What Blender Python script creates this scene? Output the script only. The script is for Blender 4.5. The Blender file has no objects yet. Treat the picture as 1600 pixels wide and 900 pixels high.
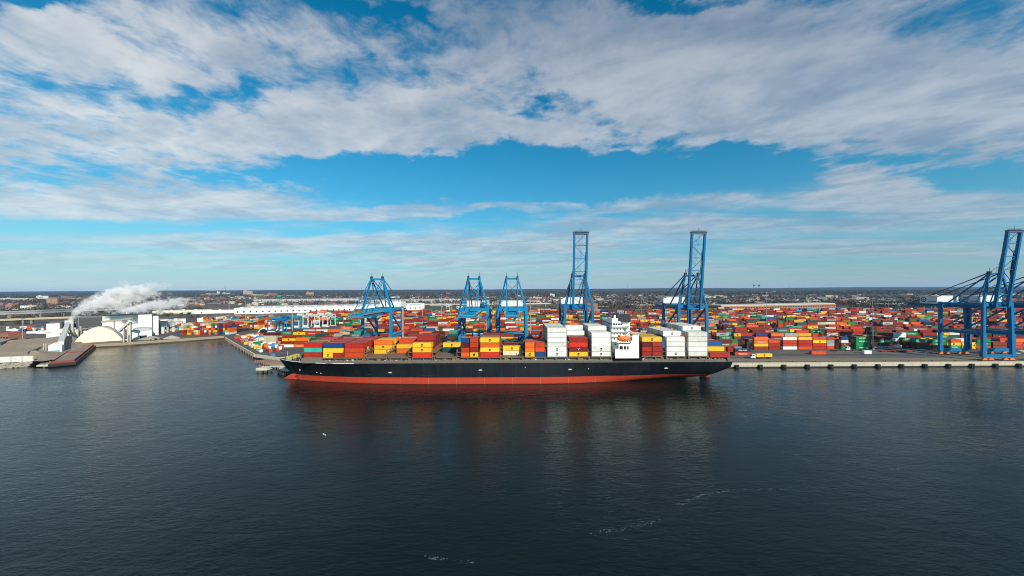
import bpy, math, random
from mathutils import Vector, Matrix
PI = math.pi
random.seed(7)
scene = bpy.context.scene
COL = scene.collection

# ------------------------------------------------------------------ camera
CZ = 56.8                      # drone height above the water
FPX = 580.0                    # focal length, in pixels of a 1600 px wide frame
cam_d = bpy.data.cameras.new('camera')
cam = bpy.data.objects.new('camera', cam_d)
COL.objects.link(cam)
cam.location = (0, 0, CZ)
cam_d.sensor_width = 36.0
cam_d.lens = FPX / 1600 * 36.0
cam_d.clip_start = 0.5
cam_d.clip_end = 90000
ROLL = math.atan(0.0048)
cam.rotation_euler = (math.radians(90.2), 0, 0)
cam.rotation_euler.rotate_axis('Z', -ROLL)
scene.camera = cam

# ------------------------------------------------------------------ sun and sky
SUN_AZ, SUN_EL = 146.0, 30.0    # azimuth measured from +Y towards +X
sd = bpy.data.lights.new('sun', 'SUN')
sd.energy = 5.0; sd.angle = math.radians(0.53); sd.color = (1.0, 0.93, 0.82)
sun = bpy.data.objects.new('sun', sd); COL.objects.link(sun)
sv = Vector((math.sin(math.radians(SUN_AZ))*math.cos(math.radians(SUN_EL)),
             math.cos(math.radians(SUN_AZ))*math.cos(math.radians(SUN_EL)), math.sin(math.radians(SUN_EL))))
sun.rotation_euler = sv.to_track_quat('Z', 'Y').to_euler()

scene.view_settings.view_transform = 'Standard'
scene.view_settings.look = 'None'
scene.view_settings.exposure = 0.2
scene.view_settings.gamma = 1.0
scene.view_settings.use_curve_mapping = False
try:
    scene.cycles.volume_bounces = 3
    scene.cycles.max_bounces = 8
    scene.cycles.filter_width = 1.0
    scene.render.filter_size = 1.0
    scene.cycles.volume_step_rate = 1.5
except Exception: pass

world = bpy.data.worlds.new('World'); scene.world = world
world.use_nodes = True
wt = world.node_tree; wt.nodes.clear()

class NT:
    """tiny expression helper over a node tree"""
    def __init__(s, t): s.t = t
    def n(s, typ, **kw):
        nd = s.t.nodes.new(typ)
        for k, v in kw.items(): setattr(nd, k, v)
        return nd
    def lk(s, a, b):
        if isinstance(a, (int, float)): b.default_value = a
        elif isinstance(a, tuple):
            b.default_value = a if len(a) == len(b.default_value) else tuple(a) + (1,)
        else: s.t.links.new(a, b)
    def m(s, op, a, b=None, c=None, clamp=False):
        nd = s.n('ShaderNodeMath', operation=op); nd.use_clamp = clamp
        s.lk(a, nd.inputs[0])
        if b is not None: s.lk(b, nd.inputs[1])
        if c is not None: s.lk(c, nd.inputs[2])
        return nd.outputs[0]
    def mix(s, f, a, b, bl='MIX'):
        nd = s.n('ShaderNodeMix', data_type='RGBA', blend_type=bl)
        s.lk(f, nd.inputs[0]); s.lk(a, nd.inputs[6]); s.lk(b, nd.inputs[7])
        return nd.outputs[2]
    def sep(s, v):
        nd = s.n('ShaderNodeSeparateXYZ'); s.lk(v, nd.inputs[0]); return nd.outputs
    def comb(s, x, y, z):
        nd = s.n('ShaderNodeCombineXYZ')
        for i, v in enumerate((x, y, z)): s.lk(v, nd.inputs[i])
        return nd.outputs[0]
    def noise(s, v, scale, detail=4, rough=0.5, dist=0.0, lac=2.0):
        nd = s.n('ShaderNodeTexNoise')
        s.lk(v, nd.inputs['Vector'])
        nd.inputs['Scale'].default_value = scale; nd.inputs['Detail'].default_value = detail
        nd.inputs['Roughness'].default_value = rough; nd.inputs['Distortion'].default_value = dist
        nd.inputs['Lacunarity'].default_value = lac
        return nd.outputs[0]
    def ss(s, v, a, b):
        nd = s.n('ShaderNodeMapRange', interpolation_type='SMOOTHSTEP')
        s.lk(v, nd.inputs[0]); nd.inputs[1].default_value = a; nd.inputs[2].default_value = b
        return nd.outputs[0]
    def lin(s, v, a, b, c=0.0, d=1.0):
        nd = s.n('ShaderNodeMapRange'); nd.clamp = True
        s.lk(v, nd.inputs[0])
        for i, q in enumerate((a, b, c, d)): nd.inputs[1+i].default_value = q
        return nd.outputs[0]

W = NT(wt)
tc = W.n('ShaderNodeTexCoord')
D = W.sep(tc.outputs['Generated'])
dx, dy, dz = D[0], D[1], D[2]
az = W.m('ARCTAN2', dx, dy)
el = W.m('ARCSINE', dz)
elv = W.m('ARCTAN2', dz, dy)      # height angle of the plane through the east-west axis: cloud streets run that way
def azel(px, py):
    return math.atan((px-800)/FPX), math.atan((452-py)/FPX)
wn = W.n('ShaderNodeTexNoise'); W.lk(W.comb(W.m('MULTIPLY', az, 5.0), W.m('MULTIPLY', el, 9.0), 0.0), wn.inputs['Vector'])
wn.inputs['Scale'].default_value = 1.3; wn.inputs['Detail'].default_value = 5; wn.inputs['Roughness'].default_value = 0.6
wc = W.n('ShaderNodeSeparateColor'); W.lk(wn.outputs[1], wc.inputs[0])
azw = W.m('ADD', az, W.m('MULTIPLY', W.m('SUBTRACT', wc.outputs[0], 0.5), 0.20))
elw = W.m('ADD', elv, W.m('MULTIPLY', W.m('MULTIPLY', W.m('SUBTRACT', wc.outputs[1], 0.5), 0.16), W.lin(el, 0.05, 0.3, 0.2, 1.0)))
def blob(px, py, rx, ry, tilt=0.0):
    a0, e0 = azel(px, py)
    ra = abs(azel(px+rx, py)[0]-azel(px-rx, py)[0])/2
    re = abs(azel(px, py-ry)[1]-azel(px, py+ry)[1])/2
    u = W.m('SUBTRACT', azw, a0); v = W.m('SUBTRACT', elw, e0)
    if tilt: v = W.m('ADD', v, W.m('MULTIPLY', u, tilt))
    u = W.m('DIVIDE', u, ra); v = W.m('DIVIDE', v, re)
    q = W.m('ADD', W.m('MULTIPLY', u, u), W.m('MULTIPLY', v, v))
    return W.m('POWER', 2.718, W.m('MULTIPLY', q, -1.0))
zc = W.m('ADD', W.m('MAXIMUM', dz, 0.0), 0.06)
pu = W.m('DIVIDE', dx, zc); pv = W.m('DIVIDE', dy, zc)
# the cloud field drifts along one heading
ca, sa = math.cos(math.radians(24)), math.sin(math.radians(24))
ru = W.m('ADD', W.m('MULTIPLY', pu, ca), W.m('MULTIPLY', pv, -sa))
rv = W.m('ADD', W.m('MULTIPLY', pu, sa), W.m('MULTIPLY', pv, ca))
P1 = W.comb(W.m('MULTIPLY', ru, 0.55), rv, 3.3)
P2 = W.comb(pu, W.m('MULTIPLY', pv, 0.9), 8.1)
big = W.noise(P1, 0.8, 4, 0.55, 0.4)
med = W.noise(P1, 2.6, 6, 0.6, 0.5)
fin = W.noise(P2, 7.0, 7, 0.62, 0.3)
fld = W.m('ADD', W.m('ADD', W.m('MULTIPLY', big, 0.5), W.m('MULTIPLY', med, 0.75)), W.m('MULTIPLY', fin, 0.85))
fld = W.m('SUBTRACT', fld, 1.065)       # around 0
MASKS = [  # px, py, rx, ry, gain, tilt
    (200, 250, 420, 90, .22, .0), (120, 90, 400, 70, .30, .0), (600, 205, 260, 42, .42, -.05), (330, 300, 200, 20, .25, 0),
    (1330, 150, 420, 95, .42, .0), (1000, 120, 260, 90, .30, .0), (1000, 205, 260, 28, .15, 0), (1370, 292, 175, 30, .62, .06),
    (830, 272, 450, 38, -.95, .0), (1130, 255, 120, 22, -.35, .0), (1560, 282, 90, 18, -.6, .0), (1290, 345, 120, 14, -.1, 0),
    (855, 170, 95, 16, -.36, .0), (1035, 212, 70, 12, -.40, .0), (930, 190, 60, 10, -.25, 0), (620, 30, 110, 22, -.32, .15), (350, 150, 130, 14, -.25, .0),
    (100, 128, 100, 14, -.25, 0), (1080, 6, 120, 14, -.30, .0), (30, 4, 90, 14, -.35, .0), (560, 355, 500, 10, -.16, 0),
    (120, 342, 200, 9, -.30, 0), (700, 322, 420, 13, .24, -.02), (1050, 318, 200, 9, .15, 0), (150, 318, 260, 16, .2, 0), (1120, 352, 230, 12, .25, 0), (500, 378, 400, 12, .22, 0), (760, 340, 120, 8, -.2, 0)]
bias = None
for (px, py, rx, ry, g, t) in MASKS:
    b = W.m('MULTIPLY', blob(px, py, rx, ry, t), g)
    bias = b if bias is None else W.m('ADD', bias, b)
# low sky is thin, stretched cirrus; high sky is broken stratocumulus
low = W.ss(elv, 0.30, 0.19)
base = W.lin(el, 0.05, 0.35, 0.02, 0.10)
dens = W.m('ADD', W.m('ADD', fld, bias), base)
thick = W.ss(dens, -0.07, 0.33)
P3 = W.comb(W.m('MULTIPLY', az, 1.4), W.m('MULTIPLY', elv, 17.0), 1.0)
cir = W.noise(P3, 1.6, 6, 0.6, 0.7)
cdens = W.m('ADD', W.m('SUBTRACT', cir, 0.5), W.m('MULTIPLY', bias, 0.9))
cthin = W.m('MULTIPLY', W.ss(cdens, -0.20, 0.20), 0.85)
cover = W.m('ADD', W.m('MULTIPLY', thick, W.m('SUBTRACT', 1.0, low)), W.m('MULTIPLY', cthin, low))
cover = W.m('MULTIPLY', cover, W.lin(el, 0.0, 0.06, 0.35, 1.0), clamp=True)
cover = W.m('MULTIPLY', cover, 0.93)
# cloud brightness: thicker parts greyer, lit edges, brighter to the left of the view
shade = W.m('ADD', W.m('MULTIPLY', W.noise(P1, 1.9, 5, 0.55, 0.6), 1.0), W.m('MULTIPLY', W.noise(P2, 5.0, 5, 0.6), 0.5))
shade = W.ss(shade, 0.5, 1.0)
leftb = W.lin(az, -0.9, 0.7, 1.0, 0.0)
hi = W.mix(leftb, (5.3, 6.0, 6.8), (8.2, 8.5, 8.6))
lo = W.mix(leftb, (2.3, 3.4, 4.8), (3.9, 5.1, 6.3))
ccol = W.mix(shade, lo, hi)
topd = W.lin(el, 0.28, 0.62, 1.0, 0.72)
ccol = W.mix(1.0, ccol, W.comb(topd, topd, W.m('POWER', topd, 0.8)), 'MULTIPLY')
sky = W.n('ShaderNodeTexSky', sky_type='NISHITA')
sky.sun_disc = False
sky.sun_elevation = math.radians(SUN_EL)
sky.sun_rotation = math.radians(SUN_AZ)
sky.air_density = 1.0; sky.dust_density = 0.6; sky.ozone_density = 1.6
skc = W.mix(1.0, sky.outputs[0], (0.0, 0.96, 1.22), 'MULTIPLY')
# pale band of air over the horizon
hz = W.m('POWER', 2.718, W.m('MULTIPLY', W.m('MAXIMUM', el, 0.0), -8.0))
hcol = W.mix(leftb, (4.0, 5.0, 5.8), (5.9, 7.0, 7.7))
skc = W.mix(W.m('MULTIPLY', hz, 0.95), skc, hcol)
ccol = W.mix(W.m('MULTIPLY', hz, 0.6), ccol, hcol)
fin_c = W.mix(cover, skc, ccol)
bg = W.n('ShaderNodeBackground'); wt.links.new(fin_c, bg.inputs[0]); bg.inputs[1].default_value = 0.085
wo = W.n('ShaderNodeOutputWorld'); wt.links.new(bg.outputs[0], wo.inputs[0])
HAZE = 0.00003

# ------------------------------------------------------------------ helpers
bpy.context.view_layer.update()
CM = cam.matrix_world.copy()
CMI = CM.inverted()
def ray(px, py):
    return (CM.to_3x3() @ Vector(((px-800)/FPX, (450-py)/FPX, -1.0)))
def gp(px, py, z=3.4):
    """point of the horizontal plane z seen at (px, py) of the 1600x900 photograph"""
    d = ray(px, py); t = (z-CZ)/d.z
    return Vector((d.x*t, d.y*t, z))
def wx(px, y):
    return (px-800)/FPX*y
def wz(px, py, y):
    d = ray(px, py); return CZ + d.z*(y/d.y)

def new_mat(name, rough=0.6, metal=0.0, spec=0.5):
    m = bpy.data.materials.new(name); m.use_nodes = True
    t = NT(m.node_tree); b = m.node_tree.nodes['Principled BSDF']
    b.inputs['Roughness'].default_value = rough; b.inputs['Metallic'].default_value = metal
    b.inputs['Specular IOR Level'].default_value = spec
    return m, t, b
def paint(name, col, rough=0.55, var=0.18, scale=0.35, dirt=(0.10, 0.08, 0.06), amt=0.35, metal=0.0, streak=False, spec=0.3):
    """weathered paint / concrete / brick-like flat colour with soft blotches and grime"""
    m, t, b = new_mat(name, rough, metal, spec)
    tcn = t.n('ShaderNodeTexCoord'); oi = t.n('ShaderNodeObjectInfo')
    v = t.n('ShaderNodeVectorMath', operation='ADD'); t.lk(tcn.outputs['Object'], v.inputs[0])
    t.lk(t.comb(t.m('MULTIPLY', oi.outputs['Random'], 90.0), 0.0, 0.0), v.inputs[1])
    vv = v.outputs[0]
    if streak:
        mp = t.n('ShaderNodeMapping'); t.lk(vv, mp.inputs[0]); mp.inputs['Scale'].default_value = (1, 1, 0.18); vv = mp.outputs[0]
    n1 = t.noise(vv, scale, 5, 0.6)
    n2 = t.noise(vv, scale*5, 5, 0.65)
    g = t.m('MULTIPLY', t.ss(t.m('ADD', t.m('MULTIPLY', n1, 0.6), t.m('MULTIPLY', n2, 0.4)), 0.5, 0.72), amt)
    c = t.mix(g, tuple(col), tuple(dirt))
    k = t.lin(n2, 0.25, 0.75, 1-var, 1+var)
    c = t.mix(1.0, c, t.comb(k, k, k), 'MULTIPLY')
    t.lk(c, b.inputs['Base Color'])
    return m
MATS = {}
def P(name, *a, **k):
    if name not in MATS: MATS[name] = paint(name, *a, **k)
    return MATS[name]

class MB:
    """collects boxes, bars, prisms; builds ONE mesh"""
    def __init__(s): s.v = []; s.f = []; s.mi = []; s.mats = []; s.c = []; s.usec = False
    def _m(s, mat):
        if mat is None: return 0
        if mat not in s.mats: s.mats.append(mat)
        return s.mats.index(mat)
    def add(s, vs, fs, mat=None, col=None):
        o = len(s.v); s.v.extend([tuple(q) for q in vs]); k = s._m(mat)
        for f in fs:
            s.f.append(tuple(i+o for i in f)); s.mi.append(k); s.c.append(col or (1, 1, 1))
        if col: s.usec = True
    def box(s, x0, x1, y0, y1, z0, z1, mat=None, col=None, bottom=True):
        vs = [(x0,y0,z0),(x1,y0,z0),(x1,y1,z0),(x0,y1,z0),(x0,y0,z1),(x1,y0,z1),(x1,y1,z1),(x0,y1,z1)]
        fs = [(4,5,6,7),(0,1,5,4),(1,2,6,5),(2,3,7,6),(3,0,4,7)]
        if bottom: fs.append((3,2,1,0))
        s.add(vs, fs, mat, col)
    def obox(s, cx, cy, a, lx, ly, z0, z1, mat=None, col=None):
        c, n = math.cos(a), math.sin(a)
        vs = []
        for z in (z0, z1):
            for (x, y) in ((-lx/2,-ly/2),(lx/2,-ly/2),(lx/2,ly/2),(-lx/2,ly/2)):
                vs.append((cx+x*c-y*n, cy+x*n+y*c, z))
        s.add(vs, [(4,5,6,7),(0,1,5,4),(1,2,6,5),(2,3,7,6),(3,0,4,7),(3,2,1,0)], mat, col)
    def bar(s, a, b, w, h=None, mat=None, col=None, up=(0,0,1)):
        a = Vector(a); b = Vector(b); d = b-a
        if d.length < 1e-6: return
        h = h or w; d.normalize(); u = Vector(up)
        if abs(d.dot(u)) > 0.98: u = Vector((0,1,0))
        sx = d.cross(u).normalized(); sz = sx.cross(d).normalized()
        vs = []
        for p in (a, b):
            for (i, j) in ((-1,-1),(1,-1),(1,1),(-1,1)):
                vs.append(p + sx*(i*w/2) + sz*(j*h/2))
        s.add(vs, [(0,1,2,3),(7,6,5,4),(0,4,5,1),(1,5,6,2),(2,6,7,3),(3,7,4,0)], mat, col)
    def cyl(s, a, b, r0, r1=None, n=10, mat=None, col=None):
        a = Vector(a); b = Vector(b); d = (b-a).normalized(); r1 = r0 if r1 is None else r1
        u = Vector((0,0,1)) if abs(d.z) < .95 else Vector((1,0,0))
        x = d.cross(u).normalized(); y = x.cross(d).normalized()
        vs = []
        for p, r in ((a, r0), (b, r1)):
            for i in range(n):
                t = 2*PI*i/n; vs.append(p + x*(r*math.cos(t)) + y*(r*math.sin(t)))
        fs = [(i, (i+1) % n, n+(i+1) % n, n+i) for i in range(n)]
        fs += [tuple(range(n-1, -1, -1)), tuple(range(n, 2*n))]
        s.add(vs, fs, mat, col)
    def prism(s, pts, z0, z1, mat=None, col=None):
        n = len(pts)
        vs = [(p[0], p[1], z0) for p in pts] + [(p[0], p[1], z1) for p in pts]
        fs = [(i, (i+1) % n, n+(i+1) % n, n+i) for i in range(n)] + [tuple(range(n, 2*n)), tuple(range(n-1, -1, -1))]
        s.add(vs, fs, mat, col)
    def extr(s, pts, y0, y1, mat=None, col=None):
        """profile in x,z pushed along y"""
        n = len(pts)
        vs = [(p[0], y0, p[1]) for p in pts] + [(p[0], y1, p[1]) for p in pts]
        fs = [(i, (i+1) % n, n+(i+1) % n, n+i) for i in range(n)] + [tuple(range(n-1, -1, -1)), tuple(range(n, 2*n))]
        s.add(vs, fs, mat, col)
    def mesh(s, name, mat=None):
        me = bpy.data.meshes.new(name)
        me.from_pydata(s.v, [], s.f)
        if mat is not None: me.materials.append(mat)
        else:
            for m in s.mats: me.materials.append(m)
            me.polygons.foreach_set('material_index', s.mi)
        if s.usec:
            at = me.color_attributes.new('col', 'FLOAT_COLOR', 'CORNER')
            buf = []
            for f, c in zip(s.f, s.c): buf.extend((c[0], c[1], c[2], 1.0)*len(f))
            at.data.foreach_set('color', buf)
        me.update()
        return me
    def build(s, name, mat=None, parent=None, loc=None, rz=0):
        o = bpy.data.objects.new(name, s.mesh(name, mat)); COL.objects.link(o)
        if loc is not None: o.location = loc
        if rz: o.rotation_euler = (0, 0, rz)
        if parent is not None: o.parent = parent
        import bmesh
        bm = bmesh.new(); bm.from_mesh(o.data); bmesh.ops.recalc_face_normals(bm, faces=bm.faces); bm.to_mesh(o.data); bm.free()
        return o
def tag(o, label=None, cat=None, group=None, kind=None):
    if label: o['label'] = label
    if cat: o['category'] = cat
    if group: o['group'] = group
    if kind: o['kind'] = kind
    return o
def empty(name, loc, label, cat, group=None, rz=0):
    o = bpy.data.objects.new(name, None); COL.objects.link(o)
    o.location = loc; o.rotation_euler = (0, 0, rz); o.empty_display_size = 1
    return tag(o, label, cat, group)
def copy_tree(o, parent=None):
    c = o.copy(); COL.objects.link(c)
    if parent is not None: c.parent = parent
    for ch in list(o.children): copy_tree(ch, c)
    return c
ORD = ['zeroth','first','second','third','fourth','fifth','sixth','seventh','eighth','ninth','tenth','eleventh','twelfth',
       'thirteenth','fourteenth','fifteenth','sixteenth','seventeenth','eighteenth','nineteenth','twentieth']
def ordn(i):
    if i <= 20: return ORD[i]
    t = {2:'twenty',3:'thirty',4:'forty',5:'fifty',6:'sixty',7:'seventy'}[i//10]
    return t+'-'+ORD[i % 10] if i % 10 else {2:'twentieth',3:'thirtieth',4:'fortieth',5:'fiftieth',6:'sixtieth'}[i//10]
TXT = {}
def text_mesh(body, size, ext=0.02, mat=None):
    """lettering as a real thin mesh, lying in the XZ plane facing -Y, centred"""
    key = (body, size, mat.name if mat else '')
    if key in TXT: return TXT[key]
    cu = bpy.data.curves.new('lettering', 'FONT'); cu.body = body; cu.size = size; cu.extrude = ext
    cu.align_x = 'CENTER'; cu.align_y = 'CENTER'; cu.resolution_u = 1; cu.offset = size*0.018
    o = bpy.data.objects.new('lettering', cu); COL.objects.link(o)
    dg = bpy.context.evaluated_depsgraph_get()
    me = bpy.data.meshes.new_from_object(o.evaluated_get(dg))
    bpy.data.objects.remove(o); bpy.data.curves.remove(cu)
    me.transform(Matrix.Rotation(PI/2, 4, 'X'))
    me.materials.clear()
    if mat: me.materials.append(mat)
    TXT[key] = me
    return me

# ------------------------------------------------------------------ water
def water_mat():
    m, t, b = new_mat('water', 0.06, 0.0, 0.32)
    b.inputs['IOR'].default_value = 1.33
    g = t.n('ShaderNodeNewGeometry'); pos = g.outputs['Position']
    mp = t.n('ShaderNodeMapping'); t.lk(pos, mp.inputs[0]); mp.inputs['Rotation'].default_value = (0, 0, math.radians(-14))
    mp.inputs['Scale'].default_value = (0.45, 1.0, 1.0); rp = mp.outputs[0]
    big = t.noise(pos, 0.012, 3, 0.5)
    patch = t.noise(rp, 0.05, 4, 0.6)
    c = t.mix(t.ss(big, 0.35, 0.65), (0.0022, 0.0072, 0.0064), (0.0042, 0.0100, 0.0070))
    t.lk(c, b.inputs['Base Color'])
    w1 = t.noise(rp, 0.28, 5, 0.62, 0.6)
    w2 = t.noise(rp, 1.1, 5, 0.6, 0.4)
    w3 = t.noise(pos, 0.07, 3, 0.5)
    hgt = t.m('ADD', t.m('ADD', t.m('MULTIPLY', w1, 1.0), t.m('MULTIPLY', w2, 0.62)), t.m('MULTIPLY', w3, 1.1))
    bp = t.n('ShaderNodeBump'); bp.inputs['Distance'].default_value = 1.0
    t.lk(t.m('ADD', t.lin(patch, 0.3, 0.7, 0.10, 0.24), t.lin(big, 0.35, 0.65, 0.0, 0.10)), bp.inputs['Strength'])
    t.lk(hgt, bp.inputs['Height']); t.lk(bp.outputs[0], b.inputs['Normal'])
    return m
b_ = MB(); b_.add([(-9000,-400,0),(9000,-400,0),(9000,3000,0),(-9000,3000,0)], [(0,1,2,3)])
tag(b_.build('water', water_mat()), kind='structure')
b_ = MB(); b_.add([(-9000,-400,-9),(9000,-400,-9),(9000,3000,-9),(-9000,3000,-9)], [(0,1,2,3)])
tag(b_.build('harbour_bed', P('mud', (0.03,0.03,0.02))), kind='structure')

# foam streaks on the water
foam = P('foam', (0.30,0.34,0.34), 0.7)
def foam_line(pts, n, w, lab):
    b = MB()
    L = [gp(px, py, 0.0) for px, py in pts]
    for i in range(n):
        q = random.random()*(len(L)-1); k = int(q); f = q-k
        p = L[k].lerp(L[k+1], f)
        x = p.x+random.gauss(0, w); y = p.y+random.gauss(0, w*0.6); r = random.uniform(.03, .10)
        a0 = random.random()*6
        ring = [(x+math.cos(a0+j*2*PI/6)*r*random.uniform(.8,3.0), y+math.sin(a0+j*2*PI/6)*r*random.uniform(.5,1.0)) for j in range(6)]
        b.add([(p[0], p[1], 0.03) for p in ring], [tuple(range(6))])
    o = b.build('foam', foam); tag(o, lab, 'foam', kind='stuff')
foam_line([(928,833),(975,826),(1028,813)], 80, 0.7, 'thin trail of white foam on the dark water, left end')
foam_line([(1062,788),(1090,775),(1150,765),(1240,765)], 110, 0.6, 'curved trail of white foam on the dark water, right end')
foam_line([(668,868),(690,875),(740,878)], 45, 0.6, 'short scatter of foam flecks near the lower edge')
foam_line([(1390,734),(1410,731)], 16, 0.5, 'tiny foam patch on the open water right')
foam_line([(1480,684),(1505,682)], 14, 0.5, 'tiny foam patch farther out on the right')

# ------------------------------------------------------------------ land
COAST = [(4200,266),(-160,266),(-163,284),(-216,312),(-328,425),(-341,440),(-400,387),(-427,375),(-440,368),(-374,294),(-369,283.5),(-381,276),(-460,274),(-620,268),(-1500,262)]
def th(x, y):
    """height of the ground far inland"""
    d = math.hypot(x*0.6, y)
    if d < 1300: return 3.4
    k = min(1.0, (d-1300)/6000)
    return 3.4 + 12*k*k*(3-2*k) + (4*k)*math.sin(x*0.0011+1)*math.sin(y*0.0013)
def ground_mat():
    m, t, b = new_mat('ground_earth', 0.9)
    g = t.n('ShaderNodeNewGeometry'); pos = g.outputs['Position']
    n1 = t.noise(pos, 0.006, 6, 0.6); n2 = t.noise(pos, 0.03, 6, 0.65); n3 = t.noise(pos, 0.3, 5, 0.6)
    c = t.mix(t.ss(n1, 0.42, 0.58), (0.062,0.050,0.036), (0.17,0.115,0.066))
    c = t.mix(t.ss(n2, 0.45, 0.62), c, (0.055,0.047,0.038))
    c = t.mix(t.m('MULTIPLY', t.ss(n3, 0.5, 0.75), 0.4), c, (0.2,0.17,0.13))
    t.lk(c, b.inputs['Base Color'])
    return m
def asphalt_mat():
    m, t, b = new_mat('asphalt', 0.85)
    g = t.n('ShaderNodeNewGeometry'); pos = g.outputs['Position']
    mp = t.n('ShaderNodeMapping'); t.lk(pos, mp.inputs[0]); mp.inputs['Scale'].default_value = (0.12, 1, 1)
    n1 = t.noise(pos, 0.05, 5, 0.6); n2 = t.noise(mp.outputs[0], 0.5, 5, 0.65); n3 = t.noise(pos, 1.5, 4, 0.6)
    c = t.mix(t.ss(n1, 0.4, 0.62), (0.052,0.051,0.052), (0.085,0.080,0.074))
    c = t.mix(t.m('MULTIPLY', t.ss(n2, 0.45, 0.7), 0.55), c, (0.125,0.11,0.09))
    c = t.mix(t.m('MULTIPLY', t.ss(n3, 0.55, 0.75), 0.4), c, (0.03,0.03,0.03))
    t.lk(c, b.inputs['Base Color'])
    return m
ground_m = ground_mat(); asphalt_m = asphalt_mat()
# near land slab: the coast polygon, closed far inland
b_ = MB()
b_.prism(COAST + [(-1500,1300),(4200,1300)], -8, 3.4, ground_m)
o = b_.build('ground'); tag(o, kind='structure')
# far land: one sheet of gently rising terrain out to the horizon
b_ = MB(); xs = list(range(-18000, 18001, 600)); ys = [1290]+list(range(1600, 10001, 400))
for y in ys:
    for x in xs: b_.v.append((x, y, th(x, y)-0.02 if y > 1290 else 3.39))
nx = len(xs)
for j in range(len(ys)-1):
    for i in range(nx-1):
        a = j*nx+i; b_.f.append((a, a+1, a+nx+1, a+nx)); b_.mi.append(0); b_.c.append((1,1,1))
tag(b_.build('terrain', ground_m), kind='structure')
for (x0, x1, nm) in ((-18000,-1500,'plain'), (4200,18000,'plain')):
    b_ = MB(); b_.box(x0, x1, 262, 1290, -8, 3.38); tag(b_.build('terrain', ground_m), kind='structure')
# wooded hills on the horizon
def hill_mat():
    m, t, b = new_mat('wooded_hill', 0.95)
    g = t.n('ShaderNodeNewGeometry')
    n1 = t.noise(g.outputs['Position'], 0.004, 6, 0.65)
    t.lk(t.mix(t.ss(n1, 0.4, 0.6), (0.010,0.013,0.012), (0.030,0.028,0.024)), b.inputs['Base Color'])
    return m
hm = hill_mat()
from mathutils import noise as mn
def ridge(y0, zb, zt, seed, step=90, depth=1500):
    b = MB(); xs = [(-19000 + step*i) for i in range(int(38000/step)+1)]
    rows = 6
    for r in range(rows):
        f = r/(rows-1)
        for x in xs:
            h = zt*(0.76+0.24*mn.noise(Vector((x*0.00035, seed, 0)))) + zt*0.11*mn.noise(Vector((x*0.0028, seed, r))) + 3.0*mn.noise(Vector((x*0.02, seed, r)))
            b.v.append((x, y0+depth*f, zb+(h-zb)*math.sin(f*PI/2)))
    n = len(xs)
    for r in range(rows-1):
        for i in range(n-1):
            a = r*n+i; b.f.append((a, a+1, a+n+1, a+n)); b.mi.append(0); b.c.append((1,1,1))
    tag(b.build('hills', hm), kind='structure')
ridge(4300, 10, 50, 3.1, depth=1200); ridge(6200, 14, 68, 8.7); ridge(8600, 14, 82, 14.2)

# terminal paving
YT = 890
yard_poly = [(4200,266.02),(-159.98,266.02),(-163,284.3),(-216,312.3),(-328,425.3),(-341,440.5),(-372,440),(-432,470),(-450,630),(-200,YT),(1200,YT),(4200,YT)]
b_ = MB(); b_.add([(x, y, 3.404) for x, y in yard_poly], [tuple(range(len(yard_poly)))])
tag(b_.build('terminal_pavement', asphalt_m), kind='structure')
apron = paint('apron_concrete', (0.20,0.155,0.11), 0.85, 0.25, 0.08, (0.05,0.045,0.04), 0.6)
b_ = MB(); b_.add([(4200,266.05,3.408),(4200,282,3.408),(-158,282,3.408),(-158,266.05,3.408)], [(0,1,2,3)])
tag(b_.build('quay_apron', apron), kind='structure')
lin_m = P('line_paint', (0.55,0.52,0.42), 0.7)
rail_m = P('rail_steel', (0.06,0.05,0.045), 0.5)
b_ = MB()
for y in (269, 269.9, 296, 296.9): b_.box(-150, 2000, y-0.06, y+0.06, 3.41, 3.5)
tag(b_.build('crane_rail', rail_m), 'steel crane rails running along the quay', 'rail', kind='structure')
b_ = MB()
for y in (285, 289, 300.5, 305, 310): b_.add([(-120,y,3.413),(1500,y,3.413),(1500,y+0.25,3.413),(-120,y+0.25,3.413)], [(0,1,2,3)])
tag(b_.build('lane_marking', lin_m), kind='structure')

# quay face: pale concrete beam over a dark wall, with block fenders
conc = paint('quay_concrete', (0.47,0.42,0.32), 0.85, 0.22, 0.35, (0.13,0.10,0.07), 0.7, streak=True)
t_ = empty('quay_wall', (0,266,0), 'pale concrete quay edge running right from the ship stern', 'quay wall')
b_ = MB(); b_.box(-160.2, 1500, -0.75, -0.02, 0.75, 3.55); b_.build('coping', conc, t_)
b_ = MB(); b_.box(-160, 1500, -0.3, 0.0, -6, 0.75); b_.build('wall', P('wet_wall', (0.03,0.028,0.025), 0.5), t_)
fm = P('fender_rubber', (0.02,0.02,0.022), 0.7); fp = P('fender_frame', (0.055,0.05,0.045), 0.6)
f0 = empty('quay_fender', (0,0,0), 'x', 'fender', 'block fenders along the quay')
b_ = MB(); b_.box(-1.3,1.3,-1.55,-0.5,0.3,2.2); b_.build('frame', fp, f0)
b_ = MB(); b_.box(-1.05,1.05,-2.1,-1.551,0.1,2.0); b_.box(-0.3,0.3,-2.35,-2.101,0.3,1.7); b_.build('pad', fm, f0)
fx = [wx(1149+36.5*i, 266) for i in range(16)]
for i, x in enumerate(fx):
    f = f0 if i == 0 else copy_tree(f0)
    f.location = (x, 265.8, 0)
    f['label'] = 'black block fender on the quay face, %s to the right of the ship stern' % ordn(i+1)

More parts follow.
